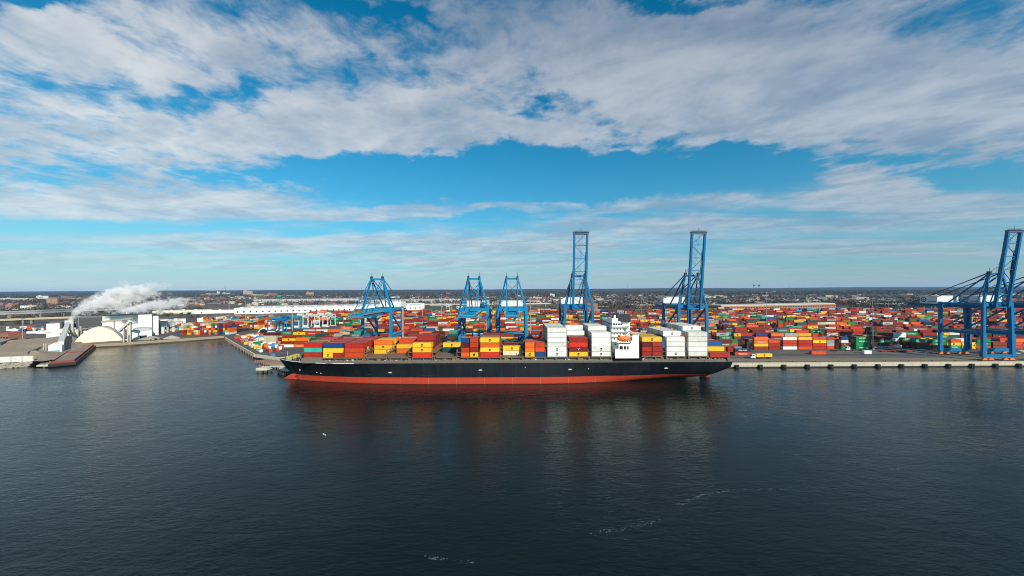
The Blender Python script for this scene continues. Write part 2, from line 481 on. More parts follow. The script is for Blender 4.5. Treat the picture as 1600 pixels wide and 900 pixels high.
b0_ = MB(); b0_.cyl((0,0,0),(0,0,0.7),0.28,n=10); b0_.cyl((0,0,0.7),(0,0,1.0),0.42,0.4,n=10)
b0_ = b0_.build('mooring_bollard', P('bollard_iron', (0.10,0.08,0.05)))
for i in range(16):
    o = b0_ if i == 0 else b0_.copy()
    if i: COL.objects.link(o)
    o.location = (fx[i]+8.0, 267.2, 3.41)
    tag(o, 'iron bollard on the quay edge, %s to the right of the ship stern' % ordn(i+1), 'bollard', 'bollards along the quay edge')

# ------------------------------------------------------------------ containers: palette and mesh
RED=(0.33,0.020,0.010); MAR=(0.13,0.013,0.011); ORR=(0.56,0.055,0.012); ORG=(0.78,0.135,0.012); BRN=(0.23,0.040,0.018)
YEL=(0.82,0.46,0.022); BLU=(0.010,0.065,0.23); SKY=(0.015,0.26,0.56); NAV=(0.008,0.025,0.080); GRN=(0.006,0.20,0.062)
TEA=(0.03,0.36,0.28); DGR=(0.012,0.075,0.055); WHT=(0.74,0.74,0.67); GRY=(0.34,0.36,0.36); CRM=(0.62,0.54,0.38); MAG=(0.55,0.03,0.20); BRD=(0.58,0.024,0.010)
CN = {RED:'red',MAR:'maroon',ORR:'orange-red',ORG:'orange',BRN:'rust-brown',YEL:'yellow',BLU:'blue',SKY:'sky-blue',NAV:'navy',GRN:'green',
      TEA:'teal',DGR:'dark green',WHT:'white',GRY:'grey',CRM:'cream',MAG:'magenta',BRD:'bright red'}
PAL = [RED]*17+[MAR]*10+[BRN]*8+[ORR]*12+[ORG]*10+[YEL]*13+[BLU]*4+[NAV]*5+[GRN]*7+[DGR]*3+[TEA]*4+[WHT]*8+[GRY]*6+[CRM]*5+[BRD]*5+[SKY]*2
def cont_mat():
    m, t, b = new_mat('container_paint', 0.55, 0.0, 0.25)
    at = t.n('ShaderNodeAttribute', attribute_name='col')
    oi = t.n('ShaderNodeObjectInfo'); g = t.n('ShaderNodeNewGeometry')
    n1 = t.noise(g.outputs['Position'], 0.5, 5, 0.65); n2 = t.noise(g.outputs['Position'], 2.5, 4, 0.6)
    k = t.m('MULTIPLY', t.lin(oi.outputs['Random'], 0, 1, 0.78, 1.15), t.lin(n1, 0.3, 0.7, 0.82, 1.12))
    c = t.mix(1.0, at.outputs['Color'], t.comb(k, k, k), 'MULTIPLY')
    c = t.mix(t.m('MULTIPLY', t.ss(n2, 0.56, 0.74), 0.35), c, (0.14,0.07,0.04))
    # road film settled on roofs
    nz = t.sep(g.outputs['Normal'])[2]
    c = t.mix(t.m('MULTIPLY', t.ss(nz, 0.5, 0.9), 0.25), c, (0.17,0.15,0.13))
    t.lk(c, b.inputs['Base Color'])
    # corrugation
    tcn = t.n('ShaderNodeTexCoord'); 
    wv = t.n('ShaderNodeTexWave', wave_type='BANDS', bands_direction='X', wave_profile='SIN'); t.lk(g.outputs['Position'], wv.inputs['Vector']); wv.inputs['Scale'].default_value = 1.1
    bp = t.n('ShaderNodeBump'); bp.inputs['Strength'].default_value = 0.25; bp.inputs['Distance'].default_value = 0.04
    t.lk(wv.outputs[1], bp.inputs['Height']); t.lk(bp.outputs[0], b.inputs['Normal'])
    return m
contm = cont_mat()
def cont_geo(b, L, Wd, H, col, ox=0, oy=0, oz=0, detail=True, swap=False):
    """a container: recessed sides between corner posts and rails; origin at the middle of its underside"""
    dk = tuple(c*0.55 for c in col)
    def bx(x0,x1,y0,y1,z0,z1,c):
        if swap: x0,x1,y0,y1 = y0,y1,x0,x1
        b.box(ox+x0, ox+x1, oy+y0, oy+y1, oz+z0, oz+z1, None, c)
    if not detail:
        bx(-L/2, L/2, -Wd/2, Wd/2, 0.04, H-0.05, col); return
    e = 0.09
    bx(-L/2+e, L/2-e, -Wd/2+e, Wd/2-e, 0.10, H-0.06, col)
    p = 0.16
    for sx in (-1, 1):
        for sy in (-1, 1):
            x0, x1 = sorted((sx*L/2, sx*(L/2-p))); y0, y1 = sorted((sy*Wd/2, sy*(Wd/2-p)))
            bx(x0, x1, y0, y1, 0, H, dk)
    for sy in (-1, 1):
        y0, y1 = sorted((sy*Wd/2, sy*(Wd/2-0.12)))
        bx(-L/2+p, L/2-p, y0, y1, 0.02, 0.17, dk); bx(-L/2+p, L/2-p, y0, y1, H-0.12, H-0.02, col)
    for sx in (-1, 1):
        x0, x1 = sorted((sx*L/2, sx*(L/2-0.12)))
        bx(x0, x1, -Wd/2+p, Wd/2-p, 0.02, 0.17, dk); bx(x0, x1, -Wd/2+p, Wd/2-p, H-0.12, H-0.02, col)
CMESH = {}
def cont_mesh(L, H, col, swap=False):
    k = (round(L,2), round(H,2), col, swap)
    if k not in CMESH:
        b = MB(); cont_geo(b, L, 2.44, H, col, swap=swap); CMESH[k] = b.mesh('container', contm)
    return CMESH[k]
emb_dark = P('emblem_dark', (0.035,0.03,0.028)); let_white = P('lettering_white', (0.75,0.75,0.72)); let_blue = P('lettering_dark', (0.03,0.05,0.10))
def emblem_mesh():
    b = MB()
    # dark rounded emblem with two pale strokes, as on the yellow boxes
    n = 14
    vs = [(0.72*math.cos(2*PI*i/n), -0.03, 0.78*math.sin(2*PI*i/n)) for i in range(n)]
    b.add(vs, [tuple(range(n))], emb_dark)
    return b
EMB = {}
def put_emblem(parent, L, H, col):
    """marks on the water-facing side"""
    key = None
    if 'e' not in EMB:
        me = emblem_mesh().mesh('emblem'); EMB['e'] = me
        EMB['m'] = text_mesh('msc', 0.85, 0.015, P('lettering_yellow', (0.72,0.45,0.06)))
        EMB['mw'] = text_mesh('msc', 0.85, 0.015, let_white)
    o = bpy.data.objects.new('emblem', EMB['e']); COL.objects.link(o); o.parent = parent; o.location = (0, -1.22-0.02, H*0.5)
    q = bpy.data.objects.new('lettering', EMB['mw' if col == WHT else 'm']); COL.objects.link(q); q.parent = o; q.location = (0, -0.06, 0.0)
def put_text(parent, body, size, mat, H, dx=0, dz=0.5):
    o = bpy.data.objects.new('lettering', text_mesh(body, size, 0.02, mat)); COL.objects.link(o)
    o.parent = parent; o.location = (dx, -1.22-0.03, H*dz)

# a record per container: [x, y, z, L, H, col, mark, label, swap]
REC = []
def area_px(r, front, top, side):
    x, y, z, L, H = r['x'], r['y'], r['z'], r['L'], r['H']
    k = FPX/y; a = 0
    if r.get('swap'): L, Wd = 2.44, r['L']
    else: Wd = 2.44
    if front: a += L*H*k*k
    if top: a += L*Wd*max(0, CZ-z-H)*FPX*FPX/y**3
    if side: a += H*Wd*abs(x)*FPX*FPX/y**3
    return a
def inframe(x, y, m=12): return y > 5 and abs(x)/y*FPX < 800+m

# ------------------------------------------------------------------ ship
SY, HB = 239.0, 16.5       # centreline and half breadth
DK = 12.7                  # deck level
CB = 16.3                  # underside of the deck cargo
TH = 2.87
def ip(x, tab):
    for (a, b), (c, d) in zip(tab, tab[1:]):
        if x <= c: return b+(d-b)*max(0, (x-a))/(c-a)
    return tab[-1][1]
DECKHB = [(-149.6,0.0),(-148.6,1.7),(-146,3.9),(-142,6.4),(-137,8.9),(-130,11.6),(-122,13.9),(-113,15.6),(-103,16.4),(-95,16.5),(112,16.5),(124,16.2),(132.5,15.6)]
WLHB = [(-140,0.0),(-137,2.1),(-131,4.7),(-122,7.2),(-110,9.8),(-97,12.2),(-85,13.9),(-70,15.4),(-50,16.3),(-35,16.5),(20,16.5),(38,15.2),(55,12.6),(73,8.8),(90,4.6),(100,1.8),(104,1.0),(108,0.3),(132.5,0.0)]
def zmin(x):
    if x < -140: return 0.0 + (DK-0.6)*((-140-x)/9.6)**0.9
    if x <= 104: return -4.0
    if x <= 108: return -4.0+4.0*(x-104)/4
    if x <= 121: return (x-108)*0.2
    return 2.6+(x-121)*0.44
def sheer(x): return DK + (0.5*max(0, (-120-x)/30)**1.5)
def hull_sec(x, n=14):
    top = sheer(x); z0 = zmin(x); d = ip(x, DECKHB); w = ip(x, WLHB)
    pts = []
    for i in range(n):
        z = z0+(top-z0)*i/(n-1)
        if x < -140:
            h = d*((i/(n-1))**1.1)
        elif x > 100:
            t = (z-max(z0, 0))/(top-max(z0, 0)) if z > max(z0, 0) else 0
            h = (w if z > z0 else 0) + (d-w)*max(0, t)**(0.42-0.29*min(1, max(0, (x-104)/22))) if z > z0 else (0 if x > 104 else w*0.7)
        else:
            t = max(0.0, z)/top
            e = 1.9 if x < -60 else 0.5 if x > 60 else 1.0
            h = w+(d-w)*t**e
            if z < 0: h = w*(1-0.25*(z/-4.0)**2)
        pts.append((x, h, z))
    return pts
def hull_mesh():
    xs = [-149.6,-149.0,-148,-146.5,-145,-143,-141,-139.5,-137,-134,-130,-126,-122,-117,-112,-106,-100,-92,-84,-75,-65,-52,-35,-15,0,20,30,40,48,56,64,72,80,88,95,100,104,107,110,113,117,121,125,129,132.5]
    n = 14; b = MB()
    for s in (-1, 1):
        for x in xs:
            for (a, h, z) in hull_sec(x, n): b.v.append((a, s*h, z))
    m = len(xs)
    def F(*f): b.f.append(f); b.mi.append(0); b.c.append((1,1,1))
    for si in range(2):
        o = si*m*n
        for i in range(m-1):
            for j in range(n-1):
                q = (o+i*n+j, o+(i+1)*n+j, o+(i+1)*n+j+1, o+i*n+j+1)
                F(*(q if si == 0 else q[::-1]))
    # transom
    for j in range(n-1):
        a = (m-1)*n+j; c = m*n+(m-1)*n+j
        F(a, c, c+1, a+1)
    # deck
    for i in range(m-1):
        F(i*n+n-1, (i+1)*n+n-1, m*n+(i+1)*n+n-1, m*n+i*n+n-1)
    return b
def hull_mat():
    m, t, b = new_mat('hull_paint', 0.5, 0.0, 0.3)
    tcn = t.n('ShaderNodeTexCoord'); P_ = tcn.outputs['Object']
    x, y, z = t.sep(P_)
    st = t.n('ShaderNodeMapping'); t.lk(P_, st.inputs[0]); st.inputs['Scale'].default_value = (1, 1, 0.12)
    hz = t.n('ShaderNodeMapping'); t.lk(P_, hz.inputs[0]); hz.inputs['Scale'].default_value = (0.1, 1, 1.2)
    n1 = t.noise(st.outputs[0], 0.45, 6, 0.65); n2 = t.noise(hz.outputs[0], 0.9, 6, 0.65); n3 = t.noise(P_, 0.06, 3, 0.5)
    blk = t.mix(t.m('MULTIPLY', t.ss(n1, 0.45, 0.75), 0.7), (0.0045,0.006,0.010), (0.020,0.022,0.025))
    blk = t.mix(t.m('MULTIPLY', t.ss(n3, 0.5, 0.7), 0.5), blk, (0.009,0.016,0.019))
    scuff = t.m('MULTIPLY', t.ss(n2, 0.60, 0.72), t.ss(z, 8.5, 5.0))
    blk = t.mix(t.m('MULTIPLY', scuff, 0.6), blk, (0.10,0.085,0.07))
    red = t.mix(t.ss(n1, 0.4, 0.7), (0.43,0.040,0.016), (0.36,0.060,0.030))
    red = t.mix(t.m('MULTIPLY', t.ss(n2, 0.52, 0.72), 0.6), red, (0.36,0.075,0.05))
    red = t.mix(t.ss(z, 0.5, 0.15), red, (0.10,0.03,0.02))
    rs = t.n('ShaderNodeMapping'); t.lk(P_, rs.inputs[0]); rs.inputs['Scale'].default_value = (1.6, 1, 0.05)
    rn = t.noise(rs.outputs[0], 0.8, 5, 0.7)
    blk = t.mix(t.m('MULTIPLY', t.ss(rn, 0.62, 0.78), 0.45), blk, (0.10,0.05,0.025))
    sm = t.m('LESS_THAN', t.m('FRACT', t.m('DIVIDE', x, 11.2)), 0.012)
    blk = t.mix(t.m('MULTIPLY', sm, 0.5), blk, (0.03,0.033,0.036))
    red = t.mix(t.m('MULTIPLY', t.m('LESS_THAN', t.m('FRACT', t.m('DIVIDE', x, 16.8)), 0.012), 0.4), red, (0.6,0.25,0.15))
    lim = t.m('ADD', t.lin(x, -140, -60, 3.5, 4.1), t.m('MULTIPLY', t.m('SUBTRACT', n2, 0.5), 0.35))
    f = t.m('GREATER_THAN', z, lim)
    t.lk(t.mix(f, red, blk), b.inputs['Base Color'])
    return m
ship = empty('container_ship', (0, SY, 0), 'long black hulled container ship with red bottom paint, moored along the quay', 'ship')
hull_m = hull_mat()
h_ = hull_mesh().build('hull', hull_m, ship)
for p in h_.data.polygons: p.use_smooth = True
h_.data.set_sharp_from_angle(angle=math.radians(35))
# bulb at the forefoot
b_ = MB(); n = 12; prof = [(-147.5,0.1),(-146.8,1.0),(-145,1.8),(-142,2.4),(-138,2.8),(-130,2.6)]
for (x, r) in prof:
    for i in range(n):
        a = 2*PI*i/n; b_.v.append((x, r*0.8*math.cos(a), -1.0+r*0.85*math.sin(a)))
for j in range(len(prof)-1):
    for i in range(n):
        b_.f.append((j*n+i, j*n+(i+1) % n, (j+1)*n+(i+1) % n, (j+1)*n+i)); b_.mi.append(0); b_.c.append((1,1,1))
bl = b_.build('bulbous_bow', hull_m, ship)
for p in bl.data.polygons: p.use_smooth = True
# red forefoot fairing that shows above the water
b_ = MB(); b_.add([(-147.6,0,0.0),(-140.0,-1.6,0.0),(-137.5,-2.0,3.4),(-141.8,0,3.4),(-140.0,1.6,0.0),(-137.5,2.0,3.4),(-147.6,0,-3),(-140,-1.6,-3),(-140,1.6,-3)],
    [(0,1,2,3),(0,3,5,4),(6,7,1,0),(6,0,4,8)]); b_.build('forefoot', hull_m, ship)
# rudder
b_ = MB(); b_.box(120.5, 127, -0.45, 0.45, -4, 2.6); b_.build('rudder', P('boot_red', (0.27,0.035,0.022)), ship)
deckm = paint('ship_deck', (0.16,0.115,0.08), 0.8, 0.3, 0.4, (0.06,0.05,0.045), 0.6)
greym = paint('ship_grey', (0.155,0.135,0.11), 0.7, 0.3, 0.6, (0.09,0.05,0.03), 0.65)
whm = paint('ship_white', (0.78,0.78,0.74), 0.5, 0.06, 0.3, (0.45,0.40,0.32), 0.25)
railw = P('pale_rail', (0.55,0.55,0.50))
darkm = P('dark_opening', (0.012,0.012,0.014), 0.6)
# bulwark strip in pale grey at the bow
xs_ = [-149.3,-148.4,-146,-142,-137,-130,-122,-113,-103,-95]
for s in (-1, 1):
    b_ = MB()
    for a, c in zip(xs_, xs_[1:]):
        b_.bar((a, s*(ip(a, DECKHB)+0.03), sheer(a)+0.15), (c, s*(ip(c, DECKHB)+0.03), sheer(c)+0.15), 0.12, 0.5)
    b_.build('bow_rail', railw, ship)
# side walkway, coaming and stanchions
b_ = MB(); b_.box(-127, 60, -14.6, 14.6, DK+0.01, 15.7); b_.box(78, 129, -14.6, 14.6, DK+0.01, 15.7); b_.build('hatch_coaming', greym, ship)
for s in (-1, 1):
    b_ = MB(); b_.box(-112, 60, min(s*16.1, s*15.7), max(s*16.1, s*15.7), DK+0.01, 14.3); b_.box(78, 128, min(s*16.1, s*15.7), max(s*16.1, s*15.7), DK+0.01, 14.3); b_.build('side_bulwark', greym, ship)
pd_ = MB(); pd_.box(-0.3, 0.3, -0.4, 0.4, 0, 3.4); pd_ = pd_.mesh('pedestal', greym)
x = -120.0
while x < 130:
    if not (60 < x < 77):
        for s in (-1, 1):
            y = s*(ip(x, DECKHB)-0.5)
            o = bpy.data.objects.new('pedestal', pd_); COL.objects.link(o); o.parent = ship; o.location = (x, y-s*0.5, DK+0.01)
    x += 6.65
b_ = MB()
for s in (-1, 1):
    for a, c in zip(DECKHB[6:], DECKHB[7:]):
        for hgt in (0.45, 0.95): b_.bar((a[0], s*(a[1]-0.12), DK+hgt), (c[0], s*(c[1]-0.12), DK+hgt), 0.06)
        b_.bar((a[0], s*(a[1]-0.2), DK+0.25), (c[0], s*(c[1]-0.2), DK+0.25), 0.08, 0.45)
    x = -120
    while x < 141:
        y = s*(ip(x, DECKHB)-0.12); b_.box(x-0.04, x+0.04, y-0.04, y+0.04, DK, DK+1.0); x += 2.2
b_.build('side_rail', greym, ship)

# bays: px range of the water-side face -> hull x range.  rows run 0 (water side) .. 12
YR0 = SY-16.2+1.25
def bayx(a, b, d=222.6): return wx(a, d), wx(b, d)
O_='o'
def rnd_ship(): return random.choice([RED]*5+[ORR]*6+[BRN]*4+[YEL]*4+[ORG]*3+[MAR]*2+[BLU, GRN, CRM, BRD, BRD])
BAYS = [  # name, px0, px1, tiers by row list, near columns (bottom -> top) per half (None = one forty footer), palette
 dict(p=(474,503), d=225.2, rows=[0]+[3]*11+[2], near={1:[RED,TEA,BRD]}, r0=1, r1=12),
 dict(p=(505,536), d=223.2, rows=[3]*13, near={0:[('h',YEL,RED),YEL,BLU]}, r0=0, r1=13),
 dict(p=(538,568), d=222.8, rows=[3]*5+[3]*8, near={0:[ORR,ORR,RED]}, r0=0, r1=13),
 dict(p=(572,602), d=222.8, rows=[0]*5+[3]*2+[2,3,3,3,2,2], near={5:[YEL,YEL,ORG]}, r0=0, r1=13, pal='y'),
 dict(p=(607,636), d=222.8, rows=[0]*6+[2,2,3,3,3,1,1], near={6:[ORG,YEL]}, r0=0, r1=13),
 dict(p=(644,674), d=222.8, rows=[3]*4+[4]*7+[3,3], near={0:[BRD,YEL,YEL], 1:[RED,RED,YEL]}, r0=0, r1=13, mk=1, pal='r'),
 dict(p=(682,712), d=222.8, rows=[0]*7+[1,2,2,1,0,0], near={7:[DGR]}, r0=0, r1=13, open=1),
 dict(p=(720,747), d=222.8, rows=[4]*1+[4]*2+[2]*2+[1]*8, near={0:[('h',ORG,YEL),('h',ORR,RED),('h',MAR,ORR),('h',BLU,ORR)], 1:[RED,ORG,RED,('h',YEL,RED)]}, r0=0, r1=13),
 dict(p=(750,780), d=222.8, rows=[4]*13, near={0:[BRD,YEL,ORG,YEL], 1:[BRD,ORG,RED,YEL]}, r0=0, r1=13, mk=1),
 dict(p=(785,814), d=222.8, rows=[0]*2+[2]*2+[1]*3+[2,2,1,1,1,1], near={2:[CRM,YEL]}, r0=0, r1=13, mk=1),
 dict(p=(820,851), d=222.8, rows=[3]*3+[3]*4+[2]*6, near={0:[('h',YEL,BLU),('h',ORG,ORR),('h',ORG,ORR)], 1:[RED,ORR,ORG]}, r0=0, r1=13),
 dict(p=(855,885), d=222.8, rows=[6]*13, near={}, pal='w', r0=0, r1=13, mk=2),
 dict(p=(889,918), d=222.8, rows=[4]*4+[5]*2+[6]*2+[5]*5, near={0:[YEL,MAR,BRD,RED], 1:[RED,MAR,BRD,RED], 2:[RED]*4, 3:[MAR,RED,BRD,BRD]}, r0=0, r1=13, mk=1, pal='wb'),
 dict(p=(924,954), d=222.8, rows=[5]*4+[6]*9, near={}, pal='w', r0=0, r1=13, mk=2),
 dict(p=(1003,1034), d=222.8, rows=[4]*2+[4]*5+[3]*6, near={0:[('h',RED,RED),('h',RED,RED),('h',MAR,RED),YEL], 1:[RED,RED,RED,YEL], 2:[RED,RED,RED,DGR]}, r0=0, r1=13, mk=1),
 dict(p=(1041,1070), d=222.8, rows=[4]*2+[5]*3+[5]*8, near={}, pal='w', r0=0, r1=13, mk=3),
 dict(p=(1075,1105), d=222.8, rows=[5]*3+[6]*10, near={}, pal='w', r0=0, r1=13, mk=3),
 dict(p=(1109,1139), d=222.8, rows=[1,1,2,3]+[3]*9, near={0:[RED],1:[RED],2:[CRM,YEL],3:[RED,WHT,BLU]}, r0=0, r1=13, mk=1, z=-1.0),
]
def lab_ship(col, bay, row, tier, half=None):
    r = 'outermost row on the water side' if row == 0 else '%s row in from the water' % ordn(row+1)
    h = '' if half is None else ('left short ' if half == 0 else 'right short ')
    r = 'row %s from the water' % ['one','two','three','four','five','six','seven','eight','nine','ten','eleven','twelve','thirteen'][row]
    return '%s%s container, tier %s, bay %s from the bow, %s' % (h, CN[col], ['one','two','three','four','five','six'][tier], ['one','two','three','four','five','six','seven','eight','nine','ten','eleven','twelve','thirteen','fourteen','fifteen','sixteen','seventeen','eighteen'][bay], r)
for bi, B in enumerate(BAYS):
    x0, x1 = bayx(*B['p'], B['d']); L = x1-x0; B['x'] = (x0, x1)
    base = CB + B.get('z', 0)
    rows = B['rows']
    rc = {}
    for r in range(B['r0'], B['r1']):
        y = YR0 + 2.5*r
        for t in range(rows[r]):
            spec = B['near'].get(r)
            pal = B.get('pal')
            if spec and t < len(spec): c = spec[t]
            elif pal == 'w': c = WHT
            elif pal == 'wb': c = WHT if t >= 4 else random.choice([RED,MAR,BRD])
            elif pal == 'y': c = random.choice([YEL,YEL,YEL,ORG])
            elif pal == 'r': c = random.choice([RED,RED,MAR,BRN])
            else: c = rnd_ship()
            front = (r == B['r0'] or t >= rows[r-1])
            top = t == rows[r]-1
            cx = (x0+x1)/2
            nb = BAYS[bi-1] if cx > 0 and bi > 0 else (BAYS[bi+1] if cx <= 0 and bi+1 < len(BAYS) else None)
            side = nb is None or t >= nb['rows'][r] or bi in (14, 13)
            if not (front or top or side): continue
            if isinstance(c, tuple) and c[0] == 'h': parts = [(x0, x0+L*0.485, c[1], 0), (x0+L*0.515, x1, c[2], 1)]
            else: parts = [(x0, x1, c, None)]
            for (a, e, cc, hf) in parts:
                R = dict(x=(a+e)/2, y=y, z=base+t*TH, L=e-a, H=TH-0.06, col=cc, label=lab_ship(cc, bi, r, t, hf), grp='containers stacked on the ship deck')
                R['mark'] = None
                if front:
                    if cc == YEL and (bi*3+t+r) % 5 != 4: R['mark'] = 'm'
                    if cc == WHT and B.get('mk') == 2 and t < 2 and r == 0: R['mark'] = 'm'
                    if cc == WHT and B.get('mk') == 3 and ((t == rows[r]-1 and r > 0) or (t == 0 and bi == 15 and r == 0)): R['mark'] = 'm'
                    if cc == MAR and bi == 12 and r == 0: R['mark'] = 'w'
                R['area'] = area_px(R, front, top, side) if inframe(R['x'], y) else 0
                REC.append(R)
# hatch covers between coamings, lashing bridges
for bi, B in enumerate(BAYS):
    x0, x1 = B['x']
    if bi == 17: continue
    b_ = MB()
    w = 16.2 if bi > 0 else 13.5
    b_.box(x0-0.3, x1+0.3, -w, w, 15.72, CB-0.04)
    b_.build('hatch_cover', deckm, ship)
    g0 = x1+0.35
    g1 = (BAYS[bi+1]['x'][0]-0.35) if bi+1 < len(BAYS) else x1+1.2
    if bi == 13: g1 = x1+1.6
    if g1-g0 > 3: g1 = g0+1.2
    b_ = MB(); hgt = 5.2
    for k in range(14):
        yy = -15.9+k*31.8/13
        if bi == 0 and abs(yy) > 13: continue
        b_.box(g0, g0+0.25, yy-0.13, yy+0.13, DK, DK+hgt+2.9)
    ww = 15.9 if bi else 12.4
    for zz in (16.3, 18.9): b_.box(g0, max(g1, g0+0.7), -ww, ww, zz, zz+0.16)
    b_.bar((g0+0.1, -ww, 13.2), (g0+0.1, -ww+5, 18.9), 0.15); b_.bar((g0+0.1, ww, 13.2), (g0+0.1, ww-5, 18.9), 0.15)
    b_.build('lashing_bridge', P('lashing_brown', (0.19,0.11,0.065), 0.8), ship)

fit = []
rf_ = random.Random(4)
for c, nm in (((0.45,0.40,0.30),'buff'),((0.10,0.08,0.06),'brown'),((0.55,0.55,0.5),'pale'),((0.30,0.12,0.05),'rust'),((0.04,0.04,0.04),'black')):
    w_, h_ = rf_.uniform(.6,1.6), rf_.uniform(.7,1.8)
    q = MB(); q.box(-w_/2, w_/2, -.35, .35, 0, h_); q.box(-w_/2-.1, w_/2+.1, -.4, .4, h_+.001, h_+.1); fit.append(q.mesh('deck_fitting', P('fitting_'+nm, c)))
for k in range(88):
    x = rf_.uniform(-118, 128)
    if 60.5 < x < 76: continue
    o = bpy.data.objects.new('deck_fitting', rf_.choice(fit)); COL.objects.link(o); o.parent = ship; o.location = (x, -(ip(x, DECKHB)-1.25), DK+1.61 if False else DK+0.01); o.scale = (rf_.uniform(.7,1.6), 1, rf_.uniform(1.0,1.9))

# forecastle gear
b_ = MB()
for (x, y) in ((-141,-2.6),(-141,2.6)):
    b_.cyl((x, y-1.6, 14.4), (x, y+1.6, 14.4), 1.0, n=12); b_.box(x-1.6, x+1.6, y-1.9, y-1.5, 12.9, 15.2); b_.box(x-1.6, x+1.6, y+1.5, y+1.9, 12.9, 15.2)
b_.build('windlass', P('windlass_yellow', (0.42,0.36,0.10)), ship)
b_ = MB()
for (x, y) in ((-146,0),(-137,-6),(-137,6),(-132,-8.5),(-132,8.5),(-134,-2),(-130,-4),(-127.5,6),(-143,-3.4),(-143,3.4)):
    b_.cyl((x, y, 12.8), (x, y, 14.0), 0.35, n=8); b_.cyl((x+1.1, y, 12.8), (x+1.1, y, 14.0), 0.35, n=8)
b_.box(-136, -133, -1, 3, 12.8, 15.3); b_.box(-130, -127.5, -9, -5, 12.8, 14.6); b_.box(-129, -126.6, 2, 7, 12.8, 14.9)
b_.build('mooring_gear', greym, ship)
b_ = MB(); b_.cyl((-131,0,12.8), (-131,0,24.5), 0.45, 0.25, n=8); b_.box(-131.2,-130.8,-1.6,1.6,20.5,20.8); b_.box(-132,-130,-0.8,0.8,21.4,21.6)
b_.build('foremast', P('mast_buff', (0.42,0.36,0.22)), ship)
b_ = MB(); b_.cyl((-144.5,0,12.8), (-144.5,0,17.8), 0.12, n=6); b_.build('jackstaff', railw, ship)
# small white draught and company marks along the side
for (px, py, w) in ((609,582,1.6),(750,578,1.6),(890,577,1.6),(1040,575,1.6),(820,574,0.35),(919,576,0.4),(463,580,0.8),(494,582,0.5),(501,583,0.5)):
    y = SY-HB if px > 560 else SY-HB+6
    x = wx(px, SY-HB); zz = wz(px, py, SY-HB)
    if px < 560:
        x = wx(px, 229.5); zz = wz(px, py, 229.5); t = max(0, zz)/sheer(x); y0 = ip(x, WLHB)+(ip(x, DECKHB)-ip(x, WLHB))*t**1.9
        b_ = MB(); b_.box(x-w/2, x+w/2, -y0-0.12, -y0+0.05, zz-0.3, zz+0.3); b_.build('hull_mark', railw, ship)
    else:
        b_ = MB(); b_.box(x-w/2, x+w/2, -HB-0.06, -HB+0.02, zz-0.35, zz+0.25)
        b_.add([(x-w*0.8, -HB-0.07, zz-0.1),(x-w/2, -HB-0.07, zz-0.35),(x+w/2, -HB-0.07, zz-0.35),(x+w*0.8, -HB-0.07, zz-0.1),(x+w*0.3,-HB-0.07,zz+0.15),(x-w*0.3,-HB-0.07,zz+0.15)], [(0,1,2,3,4,5)])
        b_.build('hull_mark', railw, ship)

# superstructure
def sx(px): return wx(px, 222.8)
def sz_(px, py): return wz(px, py, 222.8)
zt = sz_(993, 523); zl = sz_(970, 545); zb = DK+0.02
for side in (-1, 1):
    yy0, yy1 = (-16.3, -15.9) if side < 0 else (15.9, 16.3)
    prof = [(sx(960.5), zb+2.4), (sx(997.8), zb+2.4), (sx(997.8), zt), (sx(988), zt), (sx(987), zt-3.0), (sx(985.6), zt-4.6), (sx(983.5), zt-5.5), (sx(966), zt-5.6), (sx(966), zl), (sx(960.5), zl)]
    ac = MB(); ac.extr(prof, yy0, yy1); ac.build('side_house', whm, ship)
wn = MB()
for (a, b2) in ((967.5,972.5),(974.2,977.6),(979.2,981.6)):
    x0, x1 = sx(a), sx(b2); z0 = sz_(970, 546); z1 = sz_(970, 540.5)
    wn.extr([(x0, z0), (x1, z0), (x1, z1-0.5), (x1-0.4, z1), (x0+0.4, z1), (x0, z1-0.5)], -16.36, -16.305)
wn.build('side_opening', darkm, ship)
X0, X1 = 62.0, 71.5
h1 = MB()
lv = [(16.0,21.0,-13.5,15.5,X0,X1+3),(21.0,24.0,-10.5,15.5,X0,X1+2),(24.0,27.0,-7.8,15.0,X0,X1),(27,30,-7.4,15,X0,X1-1),(30,33,-7.4,15,X0,X1-2),(33,36.4,-8.8,15.8,X0,X1-4)]
for (z0, z1, y0, y1, a, b2) in lv: h1.box(a, b2, y0, y1, z0+0.004, z1)
h1.box(X0+0.8, X0+4.4, -6, 6, 36.41, 38.2)
hs = h1.build('deckhouse', whm, ship)
dk2 = MB()
for (z0, z1, y0, y1, a, b2) in lv[:5]: dk2.box(a+0.1, b2+1.6, y0-1.5, y1+1.2, z1-0.11, z1+0.09)
dk2.build('deck_edge', P('deck_edge_grey', (0.60,0.62,0.58)), hs)
ww = MB()
for i in range(18):
    y = -8.0+i*1.27
    ww.box(X0-0.03, X0+0.01, y, y+0.95, 34.3, 35.5)
for z in (22.2, 25.2, 28.2, 31.2):
    for i in range(9):
        y = -6.5+i*2.3; ww.box(X0-0.03, X0+0.01, y, y+0.6, z, z+0.8)
    for i in range(4):
        a = X0+1.2+i*2.0; yy = {22.2:-10.5, 25.2:-7.8, 28.2:-7.4, 31.2:-7.4}[z]; ww.box(a, a+0.7, yy-0.03, yy+0.01, z, z+0.8)
for i in range(4): ww.box(X0+0.6+i*1.5, X0+1.7+i*1.5, -8.83, -8.79, 34.3, 35.4)
ww.build('window', P('window_glass', (0.02,0.028,0.035), 0.15), hs)
st_ = MB()
for k, (z0, z1) in enumerate(((21,24),(24,27),(27,30),(30,33))):
    a, e = (X1+0.2, X1+3.2) if k % 2 == 0 else (X1+3.2, X1+0.2)
    st_.bar((a, -6.5, z0), (e, -6.5, z1), 0.9, 0.18)
